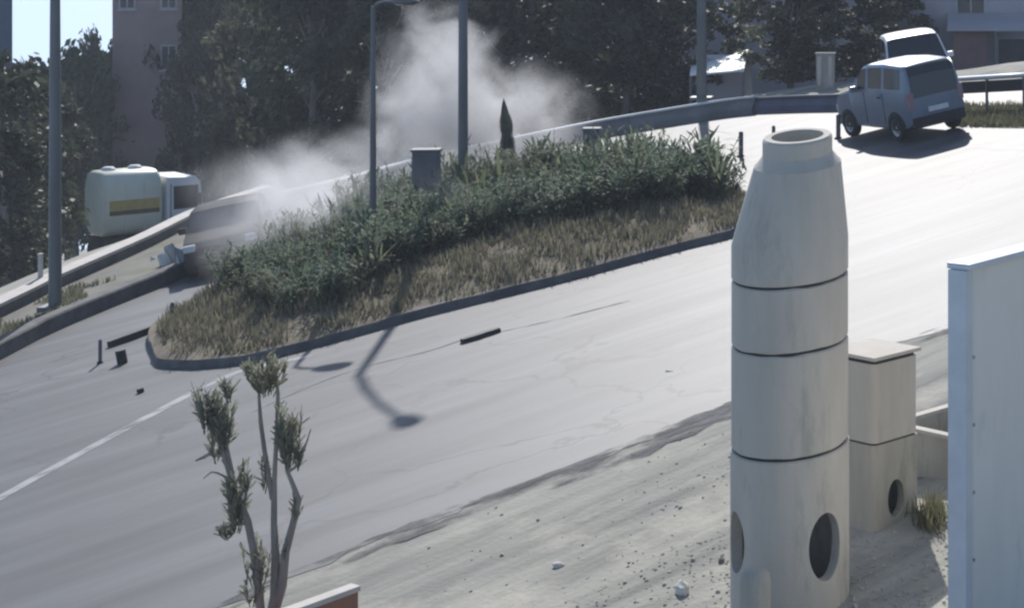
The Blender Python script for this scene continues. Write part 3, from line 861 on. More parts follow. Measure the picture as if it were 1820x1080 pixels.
# tanker truck below the wall
def tanker():
    x, y = -27.85, 60.0
    z = terrain(x, y)
    o = tag(empty('tanker_truck', (x, y, z), R(45)), 'small pale tanker truck with dark and yellow stripes below the low wall', 'truck')
    W = .95
    mb = MB(); mb.box((-.8, -.4, .55), (2.3, .4, .85)); mb.build('chassis', 'chassis', o)
    mb = MB(); mb.box((-.72, -W + .03, .45), (1.0, W - .03, .94)); mb.build('side_skirt', 'chassis', o, bevel=.03)
    prof = []
    for k in range(36):
        a = 2 * math.pi * k / 36; c_, s_ = math.cos(a), math.sin(a)
        prof.append((W * math.copysign(abs(c_) ** .55, c_), 1.08 * math.copysign(abs(s_) ** .62, s_)))
    vs = []; fs = []
    st = [(-.86, .88), (-.82, .95), (-.72, 1), (.92, 1), (1.0, .95), (1.04, .88)]
    for (xx, k) in st:
        for (py, pz) in prof: vs.append((xx, py * k, 2.05 + pz * k))
    n = 36
    for i in range(len(st) - 1):
        for k in range(n): fs.append((i * n + k, i * n + (k + 1) % n, (i + 1) * n + (k + 1) % n, (i + 1) * n + k))
    fs.append(tuple(range(n))); fs.append(tuple((len(st) - 1) * n + k for k in range(n)))
    mb = MB(); mb.add(vs, fs); tk = mb.build('tank', 'tank', o, True, autosmooth=R(35))
    for sgn in (-1, 1):
        mb = MB(); mb.box((-.7, sgn * (W + .004) - .01, 1.72), (.9, sgn * (W + .004) + .01, 1.86)); mb.build('stripe', 'tank_stripe', tk)
        mb = MB(); mb.box((-.7, sgn * (W + .003) - .01, 1.865), (.9, sgn * (W + .003) + .01, 2.2)); mb.build('stripe', 'tank_yellow', tk)
        for hx in (-.2, .4):
            mb = MB(); mb.box((hx, sgn * (W + .0) - .012, 1.2), (hx + .03, sgn * (W + .0) + .012, 2.75)); mb.build('band', 'tank', tk)
    for hx in (-.4, .45):
        mb = MB(); mb.lathe([(.22, 3.06), (.22, 3.18), (.16, 3.23), (.01, 3.24)], 16, 'z', (hx, 0, 0)); mb.build('hatch', 'cab', tk)
    side = [(1.15, .6), (2.35, .6), (2.4, 1.45), (2.27, 2.62), (2.12, 2.8), (1.15, 2.84)]
    m = len(side)
    mb = MB(); mb.add([(a, -W, b) for a, b in side] + [(a, W, b) for a, b in side], [tuple(range(m)), tuple(reversed(range(m, 2 * m)))] + [(i, m + i, m + (i + 1) % m, (i + 1) % m) for i in range(m)])
    cab = mb.build('cab', 'cab', o, bevel=.05)
    mb = MB(); mb.add([(2.39, -.82, 1.62), (2.39, .82, 1.62), (2.29, .8, 2.5), (2.29, -.8, 2.5), (2.41, -.82, 1.62), (2.41, .82, 1.62), (2.31, .8, 2.5), (2.31, -.8, 2.5)],
                   [(0, 3, 2, 1), (4, 5, 6, 7), (0, 1, 5, 4), (1, 2, 6, 5), (2, 3, 7, 6), (3, 0, 4, 7)]); mb.build('windshield', 'glass', cab)
    for sgn in (-1, 1):
        mb = MB(); mb.box((1.36, sgn * W - .012, 1.75), (2.18, sgn * W + .012, 2.52)); mb.build('side_window', 'glass', cab)
        mb = MB(); mb.box((2.33, sgn * .7 - .14, .85), (2.43, sgn * .7 + .14, 1.05)); mb.build('headlight', 'lamp_clear', cab, bevel=.02)
        mb = MB(); mb.box((2.15, sgn * (W + .16) - .05, 1.8), (2.22, sgn * (W + .16) + .05, 2.25)); mb.build('mirror', 'black', cab, bevel=.01)
        mb = MB(); mb.box((1.26, sgn * W - .02, .7), (1.28, sgn * W + .008, 2.6)); mb.build('door_seam', 'black', cab)
    for wx in (-.3, 1.75):
        for sgn in (-1, 1):
            mb = MB(); mb.lathe([(.26, -.26), (.42, -.26), (.45, -.2), (.45, -.04), (.42, 0), (.26, 0)], 24, 'y', close=True)
            mb.v = [(wx + p[0], sgn * (W + .03 + p[1]), .45 + p[2]) for p in mb.v]; w = mb.build('wheel', 'tyre', o, True, autosmooth=R(35))
            mb = MB(); mb.lathe([(.26, -.2), (.26, -.02), (.12, -.1), (.01, -.08)], 16, 'y')
            mb.v = [(wx + p[0], sgn * (W + .03 + p[1]), .45 + p[2]) for p in mb.v]; mb.build('rim', 'rim', w, True)
    return o
tanker()

# ------------------------------------------------------------------ debris
def slab(name, label, u, v, l, w, t, rz, mat, bend=0.1, cat='debris', lift=0.012, tilt=0.0, seed=1):
    p = P(u, v)
    r = random.Random(seed)
    N = 3 if mat == 'debris_white' else 10; vs = []; fs = []
    for i in range(N + 1):
        s = i / N - .5
        ww = w * (.6 + .4 * math.cos(s * 2.6)) * r.uniform(.85, 1.1)
        zz = t * .5 + bend * l * (.25 - s * s) * .3
        y0 = bend * l * (s * s)
        vs += [(s * l, y0 - ww, 0), (s * l, y0 + ww, 0), (s * l, y0 + ww * .7, zz + t * .5), (s * l, y0 - ww * .7, zz + t * .5)]
    for i in range(N):
        for k in range(4): fs.append((4 * i + k, 4 * i + (k + 1) % 4, 4 * i + 4 + (k + 1) % 4, 4 * i + 4 + k))
    fs.append((0, 1, 2, 3)); fs.append(tuple(reversed([4 * N + k for k in range(4)])))
    if mat == 'debris_white':
        vs = [(a + r.gauss(0, .035), b + r.gauss(0, .035), c + (r.gauss(0, .11) if c > .1 else 0)) for a, b, c in vs]
    mb = MB(); mb.add(vs, fs)
    o = mb.build(name, mat, None)
    up = Vector((-GA, -GB, 1)).normalized(); f = Vector((math.cos(rz), math.sin(rz), 0)); f = (f - up * f.dot(up)).normalized()
    m_ = Matrix((f, up.cross(f), up)).transposed().to_4x4()
    o.matrix_world = Matrix.Translation(p + Vector((0, 0, lift))) @ m_
    return tag(o, label, cat)
slab('bumper_strip', 'long dark broken bumper strip lying on the left road', 237, 603, 0.95, .07, .10, R(62), 'black', .15, seed=2)
slab('debris_piece', 'small upright dark scrap below the long strip on the left road', 218, 646, .16, .07, .22, R(20), 'black', .1, seed=3)
slab('debris_piece', 'tiny dark scrap between the island tip and the lane line', 250, 698, .09, .05, .06, R(50), 'black', .1, seed=4)
slab('rubber_strip', 'dark rubber strip lying on the near road beside the seam', 855, 600, 0.62, .10, .06, R(38), 'black', .05, seed=5)
for i, (u, v, l, w, t, rz, lb) in enumerate([(306, 486, .42, .10, .46, 70, 'white broken body panel standing against the kerb beside the crashed car'),
                                     (328, 490, .34, .09, .55, 95, 'white torn plastic panel at the front of the crashed car'),
                                     (282, 478, .22, .07, .22, 30, 'small white fragment on the kerb before the crashed car')]):
    slab('body_panel', lb, u, v, l, w, t, R(rz), 'debris_white', .3, seed=10 + i, lift=.02)

# ------------------------------------------------------------------ manhole ring stack
def apply_bool(o, cutters):
    for c in cutters:
        md = o.modifiers.new('cut', 'BOOLEAN'); md.operation = 'DIFFERENCE'; md.solver = 'EXACT'; md.object = c
    bpy.context.view_layer.update()
    dg = bpy.context.evaluated_depsgraph_get()
    me = bpy.data.meshes.new_from_object(o.evaluated_get(dg))
    o.modifiers.clear(); old = o.data; o.data = me; bpy.data.meshes.remove(old)
    for c in cutters:
        m_ = c.data; bpy.data.objects.remove(c); bpy.data.meshes.remove(m_)
SY = 15.6
SX = (1404 - PX) / F * SY
def zs_(v): return ZC - (v - YH) / F * SY
g0 = plane(SX, SY)
SR = 0.505
stk = tag(empty('manhole_stack', (SX, SY, g0)), 'tall stack of concrete manhole rings topped by an eccentric cone', 'manhole')
zb0, z1, z2, z3 = -0.06, zs_(783) - g0, zs_(602) - g0, zs_(487) - g0
zc0, zc1, zn0, zn1 = zs_(425) - g0, zs_(292) - g0, zs_(277) - g0, zs_(243) - g0
TILT = 0.065
def shear(mb, k=0.075): mb.v = [(p[0], p[1], p[2] + TILT * p[0] + k * p[1] if p[2] > .2 else p[2]) for p in mb.v]
def chip(mb):
    mb.v = [(p[0], p[1], p[2] + .010 * noise.noise(Vector((p[0] * 6, p[1] * 6, p[2] * 40)))) for p in mb.v]
def ring_prof(za, zb_, R_, th=.10, ch=.012):
    return [(R_ - ch, za), (R_, za + ch), (R_, zb_ - ch), (R_ - ch, zb_), (R_ - th, zb_), (R_ - th, za)]
mb = MB(); mb.lathe(ring_prof(zb0, z1 - .012, SR + .008), 96, close=True); shear(mb)
base = mb.build('base_ring', 'conc', stk, True, autosmooth=R(30))
def cutter(az, h, r):
    c = MB(); c.lathe([(r, .2), (r, .9)], 40, 'x')
    c.v = [(p[0], p[1], p[2] * 1.75) for p in c.v]
    c.v = [(p[0] * math.cos(az) - p[1] * math.sin(az), p[0] * math.sin(az) + p[1] * math.cos(az), p[2] + h) for p in c.v]
    o = c.build('cutter', 'conc'); o.matrix_world = Matrix.Translation((SX, SY, g0)); return o
hz = zs_(946) - g0
apply_bool(base, [cutter(R(-48), hz + .0, .165), cutter(R(-150), hz - .0, .15)])
for p_ in base.data.polygons: p_.use_smooth = True
base.data.set_sharp_from_angle(angle=R(30))
def groove(z):
    mb = MB(); mb.lathe([(SR - .022, z - .016), (SR - .022, z + .016), (SR - .09, z + .016), (SR - .09, z - .016)], 72, close=True); shear(mb); mb.build('joint', 'joint_and_shade', stk, True, autosmooth=R(30))
mb = MB(); mb.lathe(ring_prof(z1 + .012, z2 - .011, SR), 96, close=True); shear(mb); chip(mb); mb.build('riser_ring', 'conc', stk, True, autosmooth=R(30)); groove(z1)
mb = MB(); mb.lathe(ring_prof(z2 + .011, z3 - .011, SR - .002), 96, close=True); shear(mb); chip(mb); mb.build('riser_ring', 'conc', stk, True, autosmooth=R(30)); groove(z2); groove(z3)
RT = 62.0 / F * SY
OFF = (1417 - 1404) / F * SY
prof = [(SR - .012, z3 + .011), (SR, z3 + .024), (SR, zc0), (RT + .075, zc1), (RT + .045, zc1 + .03), (RT + .01, zn0), (RT, zn0 + .02), (RT, zn1 - .02), (RT - .015, zn1), (RT - .075, zn1), (RT - .075, zc1), (SR - .1, zc0), (SR - .1, z3 + .011)]
def cshift(h):
    t = max(0, min(1, (h - zc0) / (zc1 - zc0))); return (OFF * t, 0.02 * t)
mb = MB(); mb.lathe(prof, 96, close=True, shift=cshift)
mb.v = [(p[0], p[1], p[2] + TILT * p[0] + (0.075 + 0.06 * max(0, min(1, (p[2] - zc0) / (zc1 - zc0)))) * p[1]) for p in mb.v]
mb.build('cone', 'conc', stk, True, autosmooth=R(25))

# second, square manhole stack
def rsquare(s, r, seg=6):
    out = []
    for cx_, cy_, a0 in ((s - r, s - r, 0), (-s + r, s - r, 90), (-s + r, -s + r, 180), (s - r, -s + r, 270)):
        for k in range(seg + 1):
            a = R(a0 + 90 * k / seg); out.append((cx_ + r * math.cos(a), cy_ + r * math.sin(a)))
    return out
def square_tube(mb, s, th, r, za, zb_):
    o_ = rsquare(s, r); i_ = rsquare(s - th, max(.02, r - th)); n = len(o_)
    vs = [(x, y, za) for x, y in o_] + [(x, y, zb_) for x, y in o_] + [(x, y, zb_) for x, y in i_] + [(x, y, za) for x, y in i_]
    fs = []
    for q in range(4):
        for k in range(n):
            fs.append((q * n + k, q * n + (k + 1) % n, ((q + 1) % 4) * n + (k + 1) % n, ((q + 1) % 4) * n + k))
    mb.add(vs, fs); return mb
Y2 = 16.9; X2 = (1552 - PX) / F * Y2 - .03; g2 = plane(X2, Y2 + .4)
cx2, cy2 = X2 + 0.0, Y2 + .46
s2 = tag(empty('square_manhole', (cx2, cy2, g2), R(50)), 'shorter square concrete manhole chamber beside the tall ring stack', 'manhole')
def z2_(v): return ZC - (v - YH) / F * Y2 - g2
h1, h2 = z2_(792), z2_(640)
mb = MB(); square_tube(mb, .325, .08, .06, -.08, h1 - .01); b2 = mb.build('base_chamber', 'conc_dark', s2, True, autosmooth=R(30))
c = MB(); c.lathe([(.115, .2), (.115, .9)], 32, 'y')
c.v = [(p[0] - .02, -p[1], p[2] * 1.55 + z2_(905) + .04) for p in c.v]
co = c.build('cutter', 'conc'); co.matrix_world = Matrix.Translation((cx2, cy2, g2)) @ Matrix.Rotation(R(50), 4, 'Z')
apply_bool(b2, [co])
b2.data.set_sharp_from_angle(angle=R(30))
mb = MB(); square_tube(mb, .318, .06, .07, h1 + .008, h2 - .05); mb.build('riser_chamber', 'conc', s2, True, autosmooth=R(30))
mb = MB(); square_tube(mb, .30, .05, .05, h1 - .012, h1 + .01); mb.build('joint', 'joint_and_shade', s2)
mb = MB(); square_tube(mb, .298, .05, .05, h2 - .052, h2 - .015); mb.build('rim', 'joint_and_shade', s2, True, autosmooth=R(30))  # dark band coloured in as the shadow under the cover slab
mb = MB(); mb.box((-.335, -.335, h2 - .015), (.335, .335, h2 + .02)); mb.build('cover_slab', 'conc', s2, bevel=.008)

# open concrete box behind
Y3 = 18.2; X3 = (1690 - PX) / F * Y3; g3 = plane(X3, Y3)
s3 = tag(empty('concrete_box', (X3 + .12, Y3 + .4, g3), R(50)), 'low open concrete box behind the square chamber beside the white panel', 'box')
hh = ZC - (770 - YH) / F * Y3 - g3
mb = MB(); square_tube(mb, .55, .08, .03, -.15, hh); mb.build('box_walls', 'conc_dark', s3)
mb = MB(); square_tube(mb, .57, .10, .03, hh, hh + .035); mb.build('rim', 'conc', s3)

# round grey bollard in front of the stack
pb = Q(1342, 1010, 14.4)
gp = plane(pb.x, pb.y)
o = tag(empty('stone_bollard', (pb.x, pb.y, gp)), 'round topped grey concrete bollard in front of the tall ring stack', 'bollard')
hb = pb.z - gp
mb = MB(); mb.lathe([(.125, -.05), (.125, hb - .1), (.115, hb - .04), (.08, hb - .008), (.01, hb)], 28); mb.build('shaft', 'conc_dark', o, True, autosmooth=R(50))
mb = MB(); mb.lathe([(.17, -.05), (.17, .06), (.13, .1)], 28); mb.build('foot', 'conc_dark', o, True, autosmooth=R(40))

# white hoarding panel
Y4 = 13.2; X4 = (1684 - PX) / F * Y4 + .135
dirp = Vector((.54, .84, 0)).normalized(); rzp = math.atan2(dirp.y, dirp.x)
g4 = plane(X4, Y4)
zt4 = ZC - (482 - YH) / F * Y4 - g4
o = tag(empty('hoarding_panel', (X4, Y4, g4), rzp), 'white sheet metal hoarding panel with a bright top rail', 'panel')
LP = 4.0
mb = MB(); mb.box((0.0, -.0, -.3), (.10, .16, zt4)); mb.build('post', 'panel_frame', o, bevel=.012)
mb = MB(); mb.box((LP, .0, -.1), (LP + .10, .16, zt4)); mb.build('post', 'panel_frame', o, bevel=.012)
mb = MB(); mb.box((.02, -.03, zt4 + .002), (LP + .1, .18, zt4 + .05)); mb.build('top_rail', 'panel_frame', o, bevel=.01)
sh_w = LP - .1
k = 0
x0 = .102
while x0 < LP - .05:
    x1 = min(x0 + 1.0, LP - .004)
    mb = MB(); mb.box((x0, .035, -.02), (x1 - .006, .075, zt4 - .002)); mb.build('sheet', 'panel', o, bevel=.006)
    for bz in range(5):
        mb = MB(); mb.lathe([(.014, .022), (.014, .036), (.008, .022)], 8, 'y', (x0 + .05, 0, .5 + bz * .5)); mb.build('bolt', 'rim', o)
    x0 = x1
mb = MB(); mb.box((.102, .08, .9), (LP - .004, .13, 1.0)); mb.build('cross_rail', 'panel_frame', o)

# brown wall end at the bottom
Y5 = 12.9; pe = Q(637, 1040, Y5); g5 = plane(pe.x, pe.y)
d5 = Vector((.52, .85, 0)).normalized()
o = tag(empty('boundary_wall', (pe.x, pe.y, g5), math.atan2(d5.y, d5.x)), 'brown boundary wall end with pale coping beside the pruned tree', 'wall')
h5 = pe.z - g5
mb = MB(); mb.box((-3.0, 0, -.6), (0, .08, h5 - .04)); mb.build('wall_body', 'brown', o, bevel=.008)
mb = MB(); mb.box((-3.0, -.012, h5 - .04), (.012, .092, h5)); mb.build('coping', 'coping', o, bevel=.01)

# ------------------------------------------------------------------ pruned tree in front
TY = 13.0
def T(u, v, dy=0.0): return Q(u, v, TY + dy)
tx, ty_ = (470 - PX) / F * TY, TY
gt = plane(tx, ty_)
tree = tag(empty('pruned_tree', (tx, ty_, gt)), 'small pollarded tree with bare stems and leaf tufts beside the road', 'tree')
og = Vector((tx, ty_, gt))
pp = 1 / F * TY
def br(name, pts, r):
    mb = MB(); mb.tube([Vector(p) - og + Vector((.006 * noise.noise(Vector(p) * 9), .006 * noise.noise(Vector(p) * 7), 0)) for p in pts], [q * .82 for q in r], 9); return mb.build(name, 'bark', tree, True, autosmooth=R(50))
root = Vector((tx, ty_, gt - .1))
br('trunk', [root, root + Vector((.02, 0, .7)), T(472, 1170), T(468, 1110)], [.10, .085, .07, .06])
br('branch', [T(466, 1120), T(462, 1060), T(452, 985), T(440, 925), T(418, 870), T(398, 805), T(385, 770), T(372, 735), T(366, 700)], [18 * pp * .55] + [x * pp for x in (9, 8.5, 8, 7, 6, 5.5, 4, 2.5)])
br('branch', [T(395, 815), T(415, 850), T(402, 795), T(398, 755), T(400, 715)], [3 * pp, 5 * pp, 4.5 * pp, 3.5 * pp, 2 * pp])
br('branch', [T(476, 1120), T(488, 1060), T(490, 990), T(487, 930), T(488, 860, .1), T(485, 885), T(470, 800), T(463, 750), T(461, 700)], [x * pp for x in (11, 10, 9, 7, 6, 6, 5, 4.5, 3)])
br('branch', [T(487, 900), T(489, 830), T(492, 760), T(494, 700), T(490, 660)], [x * pp for x in (5.5, 5, 4.5, 4, 2.5)])
br('branch', [T(480, 1110), T(502, 1040), T(508, 980), T(520, 930), T(531, 887), T(520, 860), T(511, 835), T(513, 790), T(515, 750)], [x * pp for x in (11, 10, 9, 7.5, 7, 5, 4.5, 3.5, 2)])
br('branch', [T(399, 808), T(372, 806), T(362, 812), T(348, 818)], [x * pp for x in (5, 4.5, 4, 2)])
br('branch', [T(442, 928), T(412, 932), T(398, 940), T(383, 936)], [x * pp for x in (5, 4, 3, 1.5)])
br('branch', [T(513, 838), T(524, 830), T(540, 800), T(553, 762)], [x * pp for x in (3.5, 3, 2.2, 1.2)])
br('branch', [T(410, 852), T(388, 840), T(376, 838), T(362, 850)], [x * pp for x in (3, 2.5, 2, 1)])
rt = random.Random(3)
def tuft(name, u, v, ru, rv, n, mat, updir=1.0, ll=.16):
    """bunch of thin upright shoots with narrow leaves, rooted at the lower end of the tuft"""
    lf = MB()
    c = T(u, v) - og
    ns_ = max(4, n // 24)
    for i in range(ns_):
        a = rt.uniform(0, 6.28); k = math.sqrt(rt.random())
        st = c + Vector((ru * pp * .35 * k * math.cos(a), ru * pp * .35 * k * math.sin(a), -rv * pp * rt.uniform(.55, .95)))
        en = c + Vector((ru * pp * 1.05 * k * math.cos(a), ru * pp * 1.05 * k * math.sin(a), rv * pp * rt.uniform(.2, 1.1)))
        mid = st.lerp(en, .5) + Vector((rt.gauss(0, .015), rt.gauss(0, .015), 0))
        lf.tube([st, mid, en], [.0045, .0035, .0015], 4, caps=False)
        for q in range(15):
            t_ = rt.uniform(.1, 1.0)
            p = st.lerp(mid, t_ * 2) if t_ < .5 else mid.lerp(en, t_ * 2 - 1)
            d = ((en - st).normalized() + Vector((rt.gauss(0, .5), rt.gauss(0, .5), rt.uniform(-.2, .5) * updir))).normalized()
            side = Vector((math.cos(a + 1), math.sin(a + 1), .3))
            leaf_strip(lf, p, d, (side - d * side.dot(d)).normalized(), ll * rt.uniform(.3, .7), rt.uniform(.005, .011), rt.uniform(-.5, .9), seg=3)
    return lf.build(name, mat, tree)
tuft('leaf_tuft', 474, 672, 40, 36, 620, 'tuft2', .7, .13)
tuft('leaf_tuft', 368, 732, 24, 44, 420, 'tuft', 1, .14)
tuft('leaf_tuft', 398, 760, 20, 52, 380, 'tuft', 1.2, .16)
tuft('leaf_tuft', 408, 700, 10, 26, 60, 'tuft', 1.5, .18)
tuft('leaf_tuft', 420, 900, 22, 50, 420, 'tuft', 1.2, .16)
tuft('leaf_tuft', 402, 948, 18, 14, 90, 'tuft', .3, .12)
tuft('leaf_tuft', 513, 780, 26, 58, 520, 'tuft', 1.2, .16)
tuft('leaf_tuft', 528, 818, 14, 20, 70, 'tuft', .8, .14)
tuft('leaf_tuft', 458, 1010, 30, 46, 260, 'tuft', .8, .13)
tuft('leaf_tuft', 447, 1056, 22, 26, 120, 'tuft', .6, .12)
tuft('leaf_tuft', 470, 840, 8, 40, 50, 'tuft', 1.0, .12)
tuft('leaf_tuft', 524, 905, 10, 30, 50, 'tuft', 1.0, .12)
tuft('leaf_tuft', 500, 985, 18, 40, 80, 'tuft', .8, .12)
tuft('leaf_tuft', 386, 800, 14, 30, 80, 'tuft', .8, .14)
tuft('leaf_tuft', 436, 850, 6, 30, 30, 'tuft', 1.4, .14)

# ------------------------------------------------------------------ stones and gravel
def stone(u, v, s, label, mat='stone', seed=0):
    p = P(u, v)
    bm = bmesh.new(); bmesh.ops.create_icosphere(bm, subdivisions=2, radius=1)
    for w in bm.verts:
        k = 1 + .35 * noise.noise(w.co * 1.3 + Vector((seed * 7.1, 0, 0)))
        w.co = Vector((w.co.x * s[0] * k, w.co.y * s[1] * k, w.co.z * s[2] * k))
    me = bpy.data.meshes.new('stone'); bm.to_mesh(me); bm.free(); me.materials.append(M[mat])
    o = bpy.data.objects.new('stone', me); COL.objects.link(o); o.location = p + Vector((0, 0, s[2] * .5)); o.rotation_euler = (0, 0, seed * 1.3 + .7)
    return tag(o, label, 'stone')
stone(1212, 1052, (.11, .06, .07), 'large white stone on the gravel before the ring stack', seed=1)
stone(992, 1006, (.06, .045, .03), 'flat pale stone on the dirt shoulder', seed=2)
stone(1282, 998, (.035, .03, .03), 'small dark stone close to the ring stack base', 'kerb', seed=3)
stone(1190, 660, (.06, .03, .015), 'white chip lying on the near road', seed=4)
gr = MB()
rs = random.Random(21)
def pebble(x, y, r):
    z = plane(x, y)
    a = rs.uniform(0, 6.28); c_, s_ = math.cos(a), math.sin(a)
    e = [rs.uniform(.6, 1.2) * r for _ in range(6)]
    raw = [(e[0], 0, 0), (0, e[1], 0), (-e[2], 0, 0), (0, -e[3], 0)]
    vs = [(x + px_ * c_ - py_ * s_, y + px_ * s_ + py_ * c_, z + r * .1) for px_, py_, _ in raw]
    top = [(x + .6 * (px_ * c_ - py_ * s_), y + .6 * (px_ * s_ + py_ * c_), z + r * rs.uniform(.4, .75)) for px_, py_, _ in raw]
    o_ = len(gr.v); gr.v += vs + top
    gr.f += [(o_ + 4, o_ + 5, o_ + 6, o_ + 7)] + [(o_ + k, o_ + (k + 1) % 4, o_ + 4 + (k + 1) % 4, o_ + 4 + k) for k in range(4)]
n = 0
while n < 2300:
    u = rs.uniform(760, 1720); v = rs.uniform(720, 1130)
    p = P(u, v)
    e = dist_line(p.x, p.y, near_edge_base)
    if in_poly(p.x, p.y, road_pts): continue
    dens = noise.noise(Vector((p.x * .9, p.y * .9, 8))) + (u - 1200) / 500 + (v - 950) / 300
    if rs.random() > max(.06, min(1, dens + .25)): continue
    pebble(p.x, p.y, rs.choice((.008, .01, .012, .016, .022, .035 if rs.random() < .15 else .012)))
    n += 1
tag(gr.build('gravel', 'pebble'), 'loose gravel and crumbs scattered over the dirt shoulder', 'gravel', kind='stuff')
# weeds by the concrete box
wd = MB()
for i in range(420):
    p = P(rs.gauss(1655, 14), rs.gauss(925, 12))
    blade(wd, p.x, p.y, p.z, rs.uniform(.06, .26), .006, rs.uniform(.02, .12), rs.uniform(0, 6.28))
tag(wd.build('weeds', 'drygreen'), 'clump of weeds growing between the concrete chamber and box', 'weeds', kind='stuff')

# ------------------------------------------------------------------ trees
def make_tree(name, seed, H, rad, mat, n_cl, n_lf, lsize, trunk_r=.16, low=.12):
    r = random.Random(seed)
    root = empty(name, (0, 0, 0))
    lf = MB()
    tr = MB()
    tr.tube([(0, 0, -.3), (r.gauss(0, .08), r.gauss(0, .08), H * .3), (r.gauss(0, .15), r.gauss(0, .15), H * .6), (r.gauss(0, .2), r.gauss(0, .2), H * .85)], [trunk_r, trunk_r * .8, trunk_r * .5, .03], 9)
    tr.build('trunk', 'bark', root, True)
    lb = MB()
    for c in range(n_cl):
        h = r.uniform(low, 1.0); env = (math.sin(math.pi * min(1, (h - low) / (1 - low) * .86 + .14)) ** .6)
        a = r.uniform(0, 6.28); rr = rad * env * (r.random() ** .45)
        cc = Vector((rr * math.cos(a), rr * math.sin(a), H * h))
        if c % 3 == 0:
            lb.tube([(0, 0, H * h * .75), cc * .6 + Vector((0, 0, H * h * .38)), cc], [.045, .03, .012], 5, caps=False)
        cr = r.uniform(.35, .75) * rad * .38
        for i in range(n_lf):
            d = Vector((r.gauss(0, 1), r.gauss(0, 1), r.gauss(0, .8))); d = d.normalized() * cr * (r.random() ** .4)
            p = cc + d
            nrm = Vector((r.gauss(0, 1), r.gauss(0, 1), r.gauss(0, 1) + .4)).normalized()
            t1 = nrm.orthogonal().normalized(); t2 = nrm.cross(t1)
            s = lsize * r.uniform(.6, 1.3)
            k = len(lf.v)
            lf.v += [tuple(p - t1 * s), tuple(p + t2 * s * .5), tuple(p + t1 * s), tuple(p - t2 * s * .5)]
            lf.f.append((k, k + 1, k + 2, k + 3))
    lb.build('limbs', 'bark', root, True)
    lf.build('crown', mat, root)
    return root
tprotos = [make_tree('broadleaf_tree', 31, 8.0, 2.3, 'leaf_dark', 90, 70, .17), make_tree('broadleaf_tree', 32, 8.0, 2.2, 'leaf_olive', 85, 66, .16),
           make_tree('broadleaf_tree', 33, 8.0, 2.5, 'leaf_dark', 90, 70, .18), make_tree('broadleaf_tree', 34, 6.0, 2.0, 'leaf_green', 80, 60, .15)]
tused = [False] * 4
def put_tree(k, u, Y, top_v, label, group=None, wide=1.0):
    x = (u - PX) / F * Y; z = terrain(x, Y)
    H0 = (8, 8, 8, 6)[k]
    ztop = ZC - (top_v - YH) / F * Y
    sc = (ztop - z) / H0
    o = tprotos[k] if not tused[k] else copy_tree(tprotos[k])
    tused[k] = True
    o.location = (x, Y, z); o.scale = (wide, wide, sc); o.rotation_euler = (0, 0, u * .37)
    tag(o, label, 'tree', group)
    return o
GD = 'dark trees behind the barrier'
LD = 'tall dark leafy tree in the row behind the concrete barrier'
LO = 'olive leafed tree in the row behind the concrete barrier'
for k, u, Y, tv, lab in [(0, 335, 90, -60, 'dark tree whose crown overlaps the mauve building'), (1, 450, 78, -90, 'olive tree next to the dark tree that overlaps the mauve building'),
                         (2, 560, 63, -70, 'dark tree behind the low spreading dust cloud'), (1, 520, 69, -120, 'tall olive tree behind the low spreading dust cloud'),
                         (0, 680, 62, -80, 'dark tree directly behind the short thin lamp post'), (2, 790, 62.5, -90, 'dark tree directly behind the tall dust plume'),
                         (0, 900, 62, -70, 'dark tree behind the slim cypress in the dust'), (1, 1010, 62, -110, 'olive tree behind the square concrete post'),
                         (2, 1110, 61.5, -80, 'dark tree between the concrete post and the lamp by the canopy'), (0, 1200, 61, -60, 'dark tree beside the lamp near the white canopy')]:
    put_tree(k, u, Y, tv, lab, 'trees behind the barrier', 1.0)
for i, (k, u, Y, tv) in enumerate([(2, 380, 92, -110), (0, 480, 88, -120), (2, 620, 76, -120), (0, 740, 75, -130), (2, 850, 75, -120), (0, 960, 75, -120), (2, 1070, 74, -120), (0, 1160, 74, -110)]):
    put_tree(k, u, Y, tv, 'dark tree in the back row behind the barrier trees', 'back row of dark trees', 1.15)
put_tree(1, 1405, 58.5, -60, 'olive tree beside the white canopy beyond the bend', None, .85)
put_tree(2, 1480, 58.5, -60, 'dark tree with a pale ribbed post in front of it beyond the bend', None, .85)
put_tree(1, 1570, 60, -40, 'olive tree beside the grey house behind the vehicles', None, .75)
# left group
put_tree(3, 222, 90, 92, 'light olive green tree in front of the mauve building', None, 1.25)
put_tree(3, 135, 86, 88, 'bright green tree left of the mauve building', None, 1.1)
put_tree(0, 40, 62, 112, 'dark tree behind the left street lamp', None, 1.0)
put_tree(2, -30, 56, 95, 'dark tree at the dark blue building corner', None, 1.0)
put_tree(0, 90, 74, 150, 'low dark tree beside the tanker truck tail', None, .7)
put_tree(2, 10, 52, 230, 'low dark tree just behind the left wall', None, .7)
put_tree(2, 350, 86, 70, 'dark rounded tree beside the tanker truck cab', None, .8)
put_tree(0, 160, 96, 60, 'slender distant tree between the green trees', None, .5)
for u, Y, tv in ((40, 98, 125), (120, 104, 112), (190, 102, 105), (285, 100, 30), (330, 104, -40)):
    put_tree(2 if u % 20 else 0, u, Y, tv, 'dark tree in the far row behind the tanker truck', 'far row of dark trees', 1.3)
